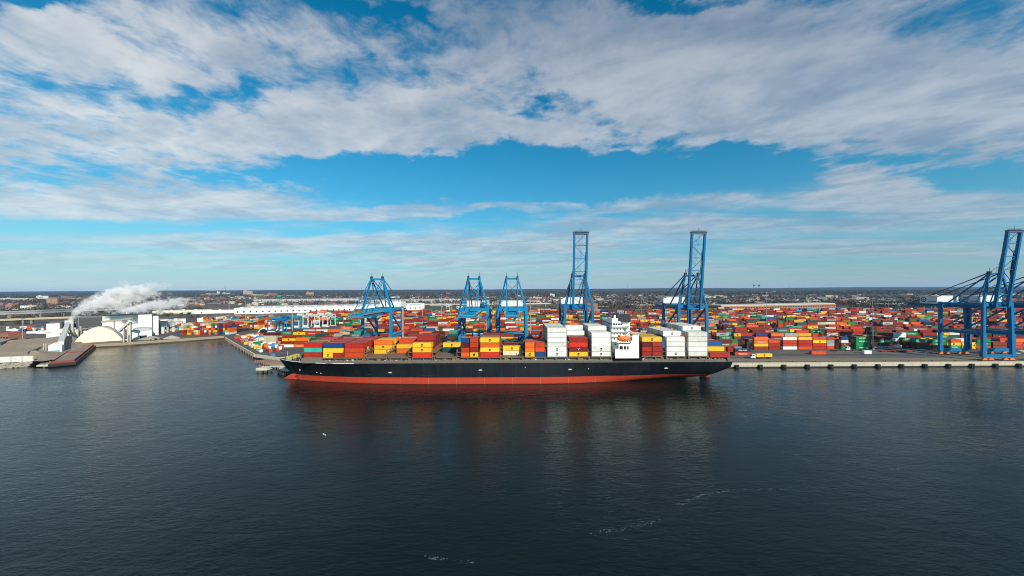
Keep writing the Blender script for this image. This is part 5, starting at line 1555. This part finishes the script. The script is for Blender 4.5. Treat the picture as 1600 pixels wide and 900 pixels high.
for i, (p0_, p1_, z_) in enumerate((((112,524),(160,520),15),((118,527),(150,523),9),((205,527),(250,520),16),((236,521),(285,516),12))):
    a_ = gp(*p0_); e_ = gp(*p1_)
    t_ = empty('pipe_bridge', (a_.x, a_.y, 3.4), 'thin grey pipe bridge on trestles, %s from the left across the works' % ordn(i+1), 'pipe bridge', 'pipe bridges of the works')
    d_ = e_-a_; b_ = MB(); b_.bar((0,0,z_), (d_.x,d_.y,z_), 1.0, 1.2); b_.build('pipe', facg, t_)
    for k in range(5):
        b_ = MB(); q_ = d_*(k/4.0); b_.box(q_.x-.3, q_.x+.3, q_.y-.3, q_.y+.3, 0, z_-0.6); b_.build('trestle', P('trestle_brown', (0.2,0.15,0.11)), t_)
# gravel heap
def heap(px, pyb, r, h, m, lab):
    p = gp(px, pyb); b = MB(); n = 22; rr2 = random.Random(int(px))
    for j in range(6):
        for i in range(n):
            k = (1-j/5.5)*rr2.uniform(.92,1.08); b.v.append((r*k*math.cos(2*PI*i/n), r*0.7*k*math.sin(2*PI*i/n)+r*0.7, h*(j/5.5)**0.9*rr2.uniform(.94,1.06)))
    for j in range(5):
        for i in range(n): b.f.append((j*n+i, j*n+(i+1) % n, (j+1)*n+(i+1) % n, (j+1)*n+i)); b.mi.append(0); b.c.append((1,1,1))
    b.f.append(tuple(range(5*n, 6*n))); b.mi.append(0); b.c.append((1,1,1))
    tag(b.build('gravel_heap', m, None, (p.x, p.y, 3.4)), lab, 'gravel heap')
heap(224, 531.5, 13, 3.6, P('gravel_grey', (0.30,0.27,0.22), 0.95), 'grey gravel heap on the shore below the arched warehouse')
heap(260, 530, 9, 3.5, P('gravel_pale', (0.36,0.33,0.28), 0.95), 'pale gravel heap left of the far container blocks')
rc_ = random.Random(15)
for i, px in enumerate((196, 200, 204, 238, 242, 246, 250)):
    car(px, 532-0.3*i+rc_.uniform(-1,1)*0.3, rc_.choice(['white','silver','black','white']), '%s car from the left parked beside the arched warehouse' % ordn(i+1), rc_.uniform(-.5,.5))
# vehicles lot at left (px 5..70, y 508..522)
for i, px in enumerate(sorted(12+rc_.random()*58 for _ in range(26))):
    py = 512+rc_.random()*10
    p = gp(px, py)
    c, nm = rc_.choice([(WHT,'white'),(WHT,'white'),(SKY,'blue'),(BLU,'dark blue'),(GRY,'grey'),(ORR,'orange')])
    o = bpy.data.objects.new('box_trailer', cont_mesh(round(rc_.choice([6.06, 9.0, 12.19]), 2), 2.66, c)); COL.objects.link(o); o.location = (p.x, p.y, 3.42); o.rotation_euler = (0,0,rc_.uniform(-.9,.3))
    tag(o, '%s box trailer, %s from the left in the vehicle lot' % (nm, ordn(i+1)), 'trailer', 'trailers in the left vehicle lot')
block('brick_depot', 0, 13, 533, 521, 14, P('brick_brown', (0.26,0.12,0.075), 0.85), 'brown brick depot with red roof at the left edge', roof=P('roof_red', (0.45,0.05,0.03)), win=(3,1,2,2.2,2,darkm))
p = gp(35, 522)
mast(35, 532, 497, 0.3, 'light mast above the vehicle lot at left'); mast(192, 524, 492, 0.25, 'light mast between dome and works'); mast(123, 526, 494, 0.25, 'light mast right of the steam stack')

# viaducts
def viaduct(pts, z, w, lab, m, pier=34, th_=1.6):
    """pts: (px, py) of the deck's lower edge at height z"""
    P_ = [gp(px, py, z) for px, py in pts]
    t = empty('viaduct', tuple(P_[0]), lab, 'viaduct')
    o = P_[0]; b = MB(); c = MB(); r = MB()
    for a, e in zip(P_, P_[1:]):
        a = a-o; e = e-o; b.bar((a.x,a.y,0), (e.x,e.y,0), w, th_)
        d = (e-a).normalized(); nrm = Vector((-d.y, d.x, 0))*(w/2)
        for s in (-1, 1): r.bar((a.x+s*nrm.x, a.y+s*nrm.y, th_/2+0.5), (e.x+s*nrm.x, e.y+s*nrm.y, th_/2+0.5), 0.3, 1.0)
        L = (e-a).length; k = 0
        while k < L:
            q = a+(e-a)*(k/L)
            c = MB()
            for s in (-0.6, 0.6): c.box(q.x+nrm.x*s-0.8, q.x+nrm.x*s+0.8, q.y+nrm.y*s-0.8, q.y+nrm.y*s+0.8, -z+3, -th_/2)
            c.box(q.x-1.2, q.x+1.2, q.y-w*0.45, q.y+w*0.45, -th_/2-1.2, -th_/2-0.002); c.build('pier', P('pier_concrete', (0.30,0.28,0.25)), t)
            k += pier
    b.build('deck', m, t); r.build('parapet', m, t)
vc = P('viaduct_grey', (0.30,0.30,0.29), 0.8); vt = P('viaduct_tan', (0.42,0.34,0.22), 0.8)
viaduct([(-40,489.5),(60,486),(130,482.5),(250,478)], 15, 13, 'upper grey highway viaduct crossing the left background', vc, 40)
viaduct([(-40,492.5),(60,489),(130,485.5),(250,482)], 13, 13, 'second grey highway viaduct just in front of the upper one', vc, 40)
viaduct([(-40,502),(50,498.5),(120,496),(180,494.5)], 11, 12, 'tan viaduct nearest the works at left', vt, 46)
viaduct([(600,476),(760,475.5),(860,474.6)], 12, 14, 'long pale viaduct far behind the central cranes', P('viaduct_pale', (0.5,0.45,0.36)), 60)
viaduct([(1340,475.5),(1460,474.8),(1640,474)], 9, 14, 'pale viaduct far behind the yard at right', P('viaduct_pale', (0.5,0.45,0.36)), 60)

# ------------------------------------------------------------------ large background buildings
wh2 = paint('warehouse_white', (0.74,0.74,0.70), 0.7, 0.06, 0.05, (0.5,0.48,0.42), 0.3)
def longhall(px0, yb0, px1, yb1, h, depth, m, lab, rm, dots=0, cat='warehouse'):
    a = gp(px0, yb0); b0 = gp(px1, yb1); L = (b0-a).length; ang = math.atan2(b0.y-a.y, b0.x-a.x)
    t = empty('long_warehouse', (a.x, a.y, 3.41), lab, cat, None, ang)
    b = MB(); b.box(0, L, 0, depth, -1, h); b.build('wall', m, t)
    b = MB(); b.box(-0.3, L+0.3, -0.3, depth+0.3, h+0.01, h+0.6)
    for k in range(int(L/22)): b.box(k*22+6, k*22+11, depth*0.15, depth*0.3, h+0.61, h+2.2)
    b.build('roof', rm, t)
    if dots:
        for q in range(dots):
            b = MB(); x = (q+0.5)*L/dots; b.box(x-1.6, x+1.6, -0.08, 0.04, 3.2, 6.6); b.build('dock_door', gl, t)
    return t
longhall(366, 491, 660, 484, 13.0, 120, wh2, 'very long white warehouse with a row of small dark dock doors', P('roof_white', (0.62,0.62,0.58)), 34)
longhall(300, 490.5, 367, 489, 7, 20, wh2, 'low white shed left of the very long warehouse', P('roof_white', (0.62,0.62,0.58)))
longhall(238, 492, 330, 489.5, 8, 40, P('shed_cream', (0.64,0.62,0.48)), 'long pale cream shed behind the second steam plume', P('roof_cream', (0.60,0.58,0.46)))
longhall(308, 503, 370, 501.5, 6, 20, wh2, 'low white hall directly behind the far container blocks', P('roof_white', (0.62,0.62,0.58)))
longhall(395, 474, 560, 472.3, 15, 90, P('hall_grey', (0.42,0.43,0.43)), 'wide grey warehouse behind the very long white one', P('roof_grey2', (0.38,0.38,0.37)))
longhall(560, 474.5, 720, 471.5, 12, 90, P('hall_greige', (0.40,0.38,0.36)), 'wide dull grey hall behind the leftmost quay crane', P('roof_grey2', (0.38,0.38,0.37)))
longhall(626, 483, 663, 482, 14, 60, wh2, 'white box warehouse with plain walls just right of the leftmost crane', P('roof_white', (0.62,0.62,0.58)))
longhall(672, 478.5, 705, 478.3, 7, 30, P('hall_teal', (0.12,0.32,0.38)), 'low teal warehouse between the first two cranes', P('roof_teal', (0.2,0.36,0.40)))
longhall(905, 487, 934, 486.8, 19, 20, P('brick_orange', (0.32,0.13,0.06), 0.9), 'orange-brown brick block right of the first raised crane', P('roof_brown', (0.18,0.13,0.1)), 0, 'building')
longhall(985, 482, 1062, 481.5, 9, 50, P('brick_pink', (0.38,0.20,0.14), 0.9), 'long pinkish brick hall behind the ship bridge', P('roof_tan', (0.40,0.34,0.28)))
# long brick warehouse with rows of windows
a = gp(1128, 488.5); b0 = gp(1306, 483.5); L = (b0-a).length
t_ = empty('brick_warehouse', (a.x, a.y, 3.41), 'long orange brick warehouse with rows of dark windows behind the yard', 'warehouse', None, math.atan2(b0.y-a.y, b0.x-a.x))
brk = paint('brick_long', (0.40,0.185,0.11), 0.9, 0.2, 0.08, (0.26,0.14,0.10), 0.5)
h = 13.5
b_ = MB(); b_.box(0, L, 0, 45, -1, h); b_.build('wall', brk, t_)
b_ = MB(); b_.box(-0.3, L+0.3, 2, 45, h+0.01, h+2.4); b_.build('roof', P('roof_pale', (0.45,0.43,0.37)), t_)
nw = 44
for r in (0, 1):
    for k in range(nw):
        b_ = MB(); x = (k+0.5)*L/nw; z = 2.2+r*5.6; b_.box(x-L/nw*0.33, x+L/nw*0.33, -0.08, 0.04, z, z+3.2); b_.build('window', gl, t_)
b_ = MB()
for k in range(nw+1): x = k*L/nw; b_.box(x-0.35, x+0.35, -0.5, -0.01, 0, h-0.3)
b_.build('pilaster', P('brick_pier', (0.46,0.25,0.16), 0.9), t_)
# twin brown silos
for i, px in enumerate((78, 86.3)):
    p = gp(px, 478); b_ = MB(); b_.cyl((0,0,0), (0,0,26), 8.6, n=24); tag(b_.build('silo', P('silo_brown', (0.33,0.19,0.12), 0.85), None, (p.x, p.y, 3.4)), '%s of the twin brown silos in the left background' % ('left' if i == 0 else 'right'), 'silo', 'twin brown silos')
    b_ = MB(); b_.cyl((0,0,26.01), (0,0,27.2), 7.0, n=16); b_.build('cap', P('cap_dark', (0.1,0.08,0.07)), bpy.context.scene.collection.objects[-1])
# green loading tower
p = gp(437, 481.5); hz_ = wz(437, 461, p.y)-3.4
t_ = empty('green_tower', (p.x, p.y, 3.4), 'green steel tower with a bulky head rising over the long warehouse', 'tower')
gm = P('tower_green', (0.03,0.30,0.14))
for sx_ in (-1, 1):
    for sy_ in (-1, 1):
        b_ = MB(); b_.bar((sx_*5, sy_*4, 0), (sx_*3, sy_*3, hz_-5), 0.9); b_.build('leg', gm, t_)
b_ = MB(); b_.box(-6, 6, -4, 4, hz_-5, hz_); b_.box(-8, 9, -2, 2, hz_-3.4, hz_-1.6); b_.build('head', gm, t_)
b_ = MB()
for k in range(4):
    z0 = (hz_-6)*k/4; z1 = (hz_-6)*(k+1)/4
    b_.bar((-4.8+k*.4,-3.9,z0), (4.4-k*.4,-3.8,z1), 0.4); b_.bar((4.8-k*.4,-3.9,z0), (-4.4+k*.4,-3.8,z1), 0.4)
b_.build('brace', gm, t_)

# ------------------------------------------------------------------ the town beyond
rt = random.Random(77)
def far_building(px, pyb, w, h, d, col, name, label, cat, grp=None, win=True):
    y = gp(px, pyb).y if pyb > 458.5 else 4200
    y = min(y, 4200); x = wx(px, y); z = th(x, y)
    t = empty(name, (x, y, z), label, cat, grp, rt.uniform(-.15, .15))
    m = P('town_'+col, {'pinkish':(0.48,0.34,0.27),'beige':(0.50,0.43,0.33),'white':(0.68,0.67,0.62),'brick':(0.30,0.13,0.09),'orange':(0.52,0.30,0.16),'dark':(0.07,0.07,0.075)}[col], 0.85)
    b = MB(); b.box(-w/2, w/2, 0, d, -8, h); b.box(-w/2+w*0.1, -w/2+w*0.3, d*0.2, d*0.6, h, h+h*0.18); b.build('wall', m, t)
    if win:
        nr = max(2, int(h/4))
        for r in range(nr):
            b = MB(); b.box(-w/2+1, w/2-1, -0.1, 0.05, (r+0.35)*h/nr, (r+0.6)*h/nr); b.build('window', gl, t)
    b = MB(); b.box(-w/2-.3, w/2+.3, -.3, d+.3, h+0.01, h+0.8); b.build('roof', rfm, t)
BIG = [ # px, footing py, width m, height m
 (386,463,70,44,'pinkish','tall pinkish hospital block on the rise left of the green tower'), (400,464.5,80,20,'beige','long beige hospital wing right of the tall block'),
 (372,466,50,12,'beige','low beige building left of the hospital block'), (424,464,70,26,'brick','red brick building with stepped roof left of the green tower'),
 (412,465,46,18,'orange','orange brick building beside the hospital wing'), (483,463.5,50,32,'orange','orange sunlit apartment block right of the green tower'),
 (452,465,60,14,'beige','low beige building between green tower and orange apartments'), (330,463,110,20,'pinkish','wide pinkish campus building above the second plume'),
 (352,462,70,24,'beige','beige campus building with a pale gable'), (340,461,16,34,'white','small white spire-like block on the campus'),
 (316,464,40,18,'brick','dark red brick campus block at its left end'), (104,467.5,70,16,'brick','low red building with pale roof left of the plume'),
 (62,468,60,22,'white','white domed hall in the far left town'), (20,470,150,12,'white','long white roofed depot at the far left'),
 (863,464,30,20,'white','small white building on the hillside left of the first raised crane'), (1210,456,40,12,'white','tiny white water tower-like block on the far hillside'),
 (1063,459,60,14,'brick','long red brick school on the hillside'), (1110,466,60,10,'white','pale flat building on the hillside right of the second raised crane'),
 (1284,468.5,40,9,'beige','yellowish flat building beyond the brick warehouse'), (1268,468,46,9,'white','white flat building left of the yellowish one'),
 (1348,468,50,10,'beige','pale angled building in the right background'), (700,457.5,60,12,'pinkish','pinkish building on the ridge between the first two cranes'),
 (1422,462,36,10,'white','cluster of white buildings below the right ridge'), (233,466,60,12,'orange','orange-roofed hall between the plumes'),
 (198,470,70,12,'orange','orange hall below the large plume')]
for (px, py, w, h, c, lab) in BIG: far_building(px, py, w, h, 25, c, 'far_building', lab, 'building')
# tall thin radio masts
for (px, yt, lab) in ((1233,447,'thin radio mast on the right ridge'), (981,447.5,'thin radio mast on the central ridge'), (352,452,'thin radio mast on the left ridge')):
    y = 5600; x = wx(px, y); z = 30; zt = wz(px, yt-6, y)
    b_ = MB(); b_.cyl((0,0,0), (0,0,zt-z), 3.0, 1.2, n=5)
    tag(b_.build('radio_mast', P('mast_far', (0.12,0.12,0.13)), None, (x, y, z)), lab, 'radio mast')
for (px, lab) in ((1178, 'left dark water tower on the ridge'), (1186, 'right dark water tower on the ridge')):
    y = 6300; x = wx(px, y); b_ = MB(); b_.cyl((0,0,0), (0,0,75), 5, 4, n=6); b_.cyl((0,0,70), (0,0,95), 12, 14, n=10)
    tag(b_.build('water_tower', P('tower_dark', (0.05,0.05,0.06)), None, (x, y, 20)), lab, 'water tower')
# counted smaller buildings
cols = [('white','pale flat-roofed'),('beige','beige'),('brick','dark red brick'),('pinkish','pinkish'),('dark','dark grey')]
MM = {c: P('town_'+c, {'pinkish':(0.48,0.34,0.27),'beige':(0.50,0.43,0.33),'white':(0.68,0.67,0.62),'brick':(0.30,0.13,0.09),'orange':(0.52,0.30,0.16),'dark':(0.07,0.07,0.075)}[c], 0.85) for c in ('white','beige','brick','pinkish','dark','orange')}
def area_name(px):
    for lim, n in ((230,'left of the steam plumes'),(560,'behind the long white warehouse'),(880,'behind the three lowered cranes'),(1120,'between the two raised cranes'),(1400,'behind the brick warehouse'),(1700,'by the right edge')):
        if px < lim: return n
TB = []
for i in range(230):
    px = rt.uniform(-10, 1620); d = 900*math.exp(rt.random()*1.25)
    x, y = wx(px, d), d
    if d < 1100 and 340 < px < 720: continue
    if 1100 < px < 1320 and d < 960: continue
    c, nm = rt.choice(cols); w = rt.uniform(14, 55); h = rt.uniform(5, 10)
    b_ = MB(); b_.box(-w/2, w/2, 0, w*0.5, -3, h, MM[c]); b_.box(-w/2-.2, w/2+.2, -.2, w*0.5+.2, h+0.01, h+0.5, rfm if rt.random() < .6 else MM['white'])
    nwn = max(2, int(w/6))
    for k in range(nwn): cx = -w/2+(k+.5)*w/nwn; b_.box(cx-1, cx+1, -.06, .03, h*0.35, h*0.7, gl)
    o = b_.build('town_building', None, None, (x, y, th(x, y)), rt.uniform(-.5, .5)); TB.append((px, nm, o))
from collections import defaultdict
ct_ = defaultdict(int)
for px, nm, o in sorted(TB, key=lambda q: q[0]):
    an = area_name(px); ct_[(nm, an)] += 1
    tag(o, 'small %s building, %s from the left %s' % (nm, ordn(ct_[(nm, an)]), an), 'building', '%s town buildings %s' % (nm, an))
# uncounted roofs farther out
b_ = MB()
for i in range(2200):
    px = rt.uniform(-20, 1640); d = 1250*math.exp(rt.random()*1.15)
    x, y = wx(px, d), d; z = th(x, y)
    dens = mn.noise(Vector((x*0.0018, y*0.0018, 4)))+(0.25 if px < 560 else 0)
    if dens < -0.12: continue
    w = rt.uniform(8, 20)*(1.0 if rt.random() < .9 else 2.4); h = rt.uniform(4, 8); a = rt.uniform(0, PI)
    m = MM[rt.choice(['beige','brick','brick','pinkish','dark','dark','beige','dark','brick','dark'])]
    b_.obox(x, y, a, w, w*0.6, z-3, z+h, m)
    if rt.random() < .7:
        c_, s_ = math.cos(a), math.sin(a); hw, hd2 = w/2, w*0.3
        q = lambda u, v, zz: (x+u*c_-v*s_, y+u*s_+v*c_, zz)
        b_.add([q(-hw,-hd2,z+h+.01), q(hw,-hd2,z+h+.01), q(hw,hd2,z+h+.01), q(-hw,hd2,z+h+.01), q(-hw,0,z+h+2.4), q(hw,0,z+h+2.4)], [(0,1,5,4),(2,3,4,5),(1,2,5),(3,0,4)], rt.choice([rfm, MM['dark'], MM['brick'], rfm]))
tag(b_.build('distant_town', None), 'far mass of small houses between the yard and the hills', 'town', kind='stuff')
# bare winter woodland: clumps of small facets through each crown's volume
wood1 = paint('twigs_brown', (0.075,0.058,0.045), 1.0, 0.4, 0.01, (0.03,0.03,0.03), 0.6); wood2 = paint('twigs_dark', (0.035,0.036,0.030), 1.0, 0.4, 0.01, (0.02,0.02,0.02), 0.6)
b_ = MB()
def tree_clump(x, y, z, r, h, m, n):
    for k in range(n):
        a = rt.random()*6.283; q = rt.random()**0.5*r; zz = z+h*(0.2+0.8*rt.random()); rr = r*(1-(abs((zz-z)/h-0.55)*1.3)**2)
        q = min(q, max(0.3, rr)); cx, cy = x+q*math.cos(a), y+q*math.sin(a); s = r*rt.uniform(.16,.42)
        u = Vector((rt.uniform(-1,1), rt.uniform(-1,1), rt.uniform(-1,1))).normalized()*s; v = Vector((rt.uniform(-1,1), rt.uniform(-1,1), rt.uniform(-1,1))).normalized()*s
        c = Vector((cx, cy, zz)); b_.add([c-u, c+v, c+u*0.8], [(0,1,2)], m)
for i in range(24000):
    px = rt.uniform(-20, 1640); d = 870*math.exp(rt.random()*1.65)
    x, y = wx(px, d), d
    dens = mn.noise(Vector((x*0.0022+9, y*0.0022, 1)))+0.35*mn.noise(Vector((x*0.01, y*0.01, 5)))
    if dens < (0.0 if d < 1500 else -0.22 if d < 2500 else -0.5): continue
    if d < 1150 and 330 < px < 730: continue
    if 1100 < px < 1330 and d < 980: continue
    tree_clump(x, y, th(x, y), rt.uniform(5, 9)*(1 if d < 2500 else 2.2), rt.uniform(8, 14)*(1 if d < 2500 else 1.3), wood1 if rt.random() < .6 else wood2, 16 if d < 2000 else 9)
tag(b_.build('woodland', None), 'bare brown winter trees spread through the far town', 'woodland', kind='stuff')
# scrub on the railway land at left
b_ = MB()
for i in range(700):
    px = rt.uniform(-10, 330); py = rt.uniform(493, 512) if px < 110 else rt.uniform(489, 497)
    p = gp(px, py)
    if mn.noise(Vector((p.x*0.01, p.y*0.01, 7))) < -0.05: continue
    tree_clump(p.x, p.y, 3.4, rt.uniform(2, 4.5), rt.uniform(3, 7), wood1 if rt.random() < .7 else wood2, 26)
tag(b_.build('scrub', None), 'low brown scrub on the waste ground behind the left shore', 'scrub', kind='stuff')

# gull over the water
p = gp(506.3, 679, 14)
t_ = empty('seagull', (p.x, p.y, 14), 'white seagull flying low over the dark water', 'gull')
b_ = MB(); n = 8; pr = [(-0.28,0.01,0),(-0.22,0.06,0),(-0.05,0.10,0),(0.12,0.08,0),(0.2,0.05,0.03),(0.28,0.05,0.05),(0.34,0.015,0.04)]
for (x, r, zo) in pr:
    for i in range(n): b_.v.append((x*1.05, 1.05*r*math.cos(2*PI*i/n), 1.05*(zo+r*math.sin(2*PI*i/n))))
for j in range(len(pr)-1):
    for i in range(n): b_.f.append((j*n+i, j*n+(i+1) % n, (j+1)*n+(i+1) % n, (j+1)*n+i)); b_.mi.append(0); b_.c.append((1,1,1))
b_.build('body', P('gull_white', (0.5,0.5,0.5)), t_, rz=1.0)
for s in (-1, 1):
    b_ = MB(); sec = [(0.0,0.16,0.02,0.0),(0.35,0.17,0.22,0.03),(0.75,0.13,0.16,-0.02),(1.15,0.03,-0.22,-0.12)]
    for (yy, ch, zz, sw) in sec:
        for (xx, dz_) in ((ch, 0), (-ch, 0), (0, 0.03)): b_.v.append((xx+sw, s*yy, zz+dz_))
    for j in range(3):
        a = j*3
        for k in ((0,1),(1,2),(2,0)): b_.f.append((a+k[0], a+3+k[0], a+3+k[1], a+k[1])); b_.mi.append(0); b_.c.append((1,1,1))
    b_.build('wing', P('gull_grey', (0.38,0.40,0.42)), t_, rz=1.0)

# ------------------------------------------------------------------ steam plumes (real volumes)
def plume(name, o, L, dirv, z_of, r_of, dens, lab, zc0):
    """volume domain: local X runs down the plume; its axis follows zfun(x) and its radius grows"""
    m = bpy.data.materials.new(name+'_vapour'); m.use_nodes = True; t = NT(m.node_tree); m.node_tree.nodes.clear()
    tc_ = t.n('ShaderNodeTexCoord'); X, Y, Z = t.sep(tc_.outputs['Object'])
    u = t.m('DIVIDE', X, L, clamp=True)
    zc_ = t.m('MULTIPLY', t.m('POWER', u, z_of[1]), z_of[0])
    r = t.m('ADD', r_of[0], t.m('MULTIPLY', t.m('POWER', u, 0.7), r_of[1]))
    dz_ = t.m('SUBTRACT', Z, zc_); q = t.m('SQRT', t.m('ADD', t.m('MULTIPLY', dz_, dz_), t.m('MULTIPLY', Y, Y)))
    q = t.m('DIVIDE', q, r)
    wv = t.comb(X, Y, Z)
    n1 = t.noise(wv, 0.11, 3, 0.55, 0.6); n2 = t.noise(wv, 0.34, 5, 0.65, 0.5)
    nn = t.m('ADD', t.m('MULTIPLY', t.m('SUBTRACT', n1, 0.5), 2.9), t.m('MULTIPLY', t.m('SUBTRACT', n2, 0.5), 2.2))
    e = t.m('SUBTRACT', t.m('ADD', 1.02, nn), q)
    # breaks up towards the far end
    e = t.m('SUBTRACT', e, t.m('MULTIPLY', t.ss(u, 0.55, 1.0), 0.9))
    dn = t.m('MULTIPLY', t.ss(e, 0.0, 0.25), t.m('MULTIPLY', dens, t.lin(u, 0.0, 0.8, 1.6, 0.25)))
    v = t.n('ShaderNodeVolumePrincipled'); v.inputs['Color'].default_value = (0.99, 0.99, 0.995, 1); v.inputs['Anisotropy'].default_value = 0.0
    t.lk(dn, v.inputs['Density'])
    ou = t.n('ShaderNodeOutputMaterial'); m.node_tree.links.new(v.outputs[0], ou.inputs['Volume'])
    R = r_of[0]+r_of[1]; b = MB(); b.box(-2, L, -R*1.6, R*1.6, -3, z_of[0]+R*1.8)
    ob = b.build(name, m, None, o, dirv); tag(ob, lab, 'steam', kind='stuff')
    return ob
plume('steam_plume', (wx(113,410), 410, 25.5), 92, math.radians(12), (34, 0.42), (3.6, 12.0), 1.4, 'thick white steam plume rising from the chimney and drifting right', 0)
plume('steam_plume', (wx(178,470), 470, 29.5), 100, math.radians(8), (14, 0.8), (1.2, 9.5), 0.45, 'thinner white steam drifting low across the works to the right', 0)

# ------------------------------------------------------------------ haze
hzm = bpy.data.materials.new('air_haze'); hzm.use_nodes = True; ht = hzm.node_tree; ht.nodes.clear()
hv = ht.nodes.new('ShaderNodeVolumePrincipled'); hv.inputs['Color'].default_value = (0.30, 0.62, 1.0, 1); hv.inputs['Density'].default_value = HAZE
hv.inputs['Anisotropy'].default_value = 0.0
ho = ht.nodes.new('ShaderNodeOutputMaterial'); ht.links.new(hv.outputs[0], ho.inputs['Volume'])
if HAZE > 0:
    b_ = MB(); b_.box(-19500, 19500, -450, 11500, -10, 130); tag(b_.build('haze', hzm), kind='stuff')
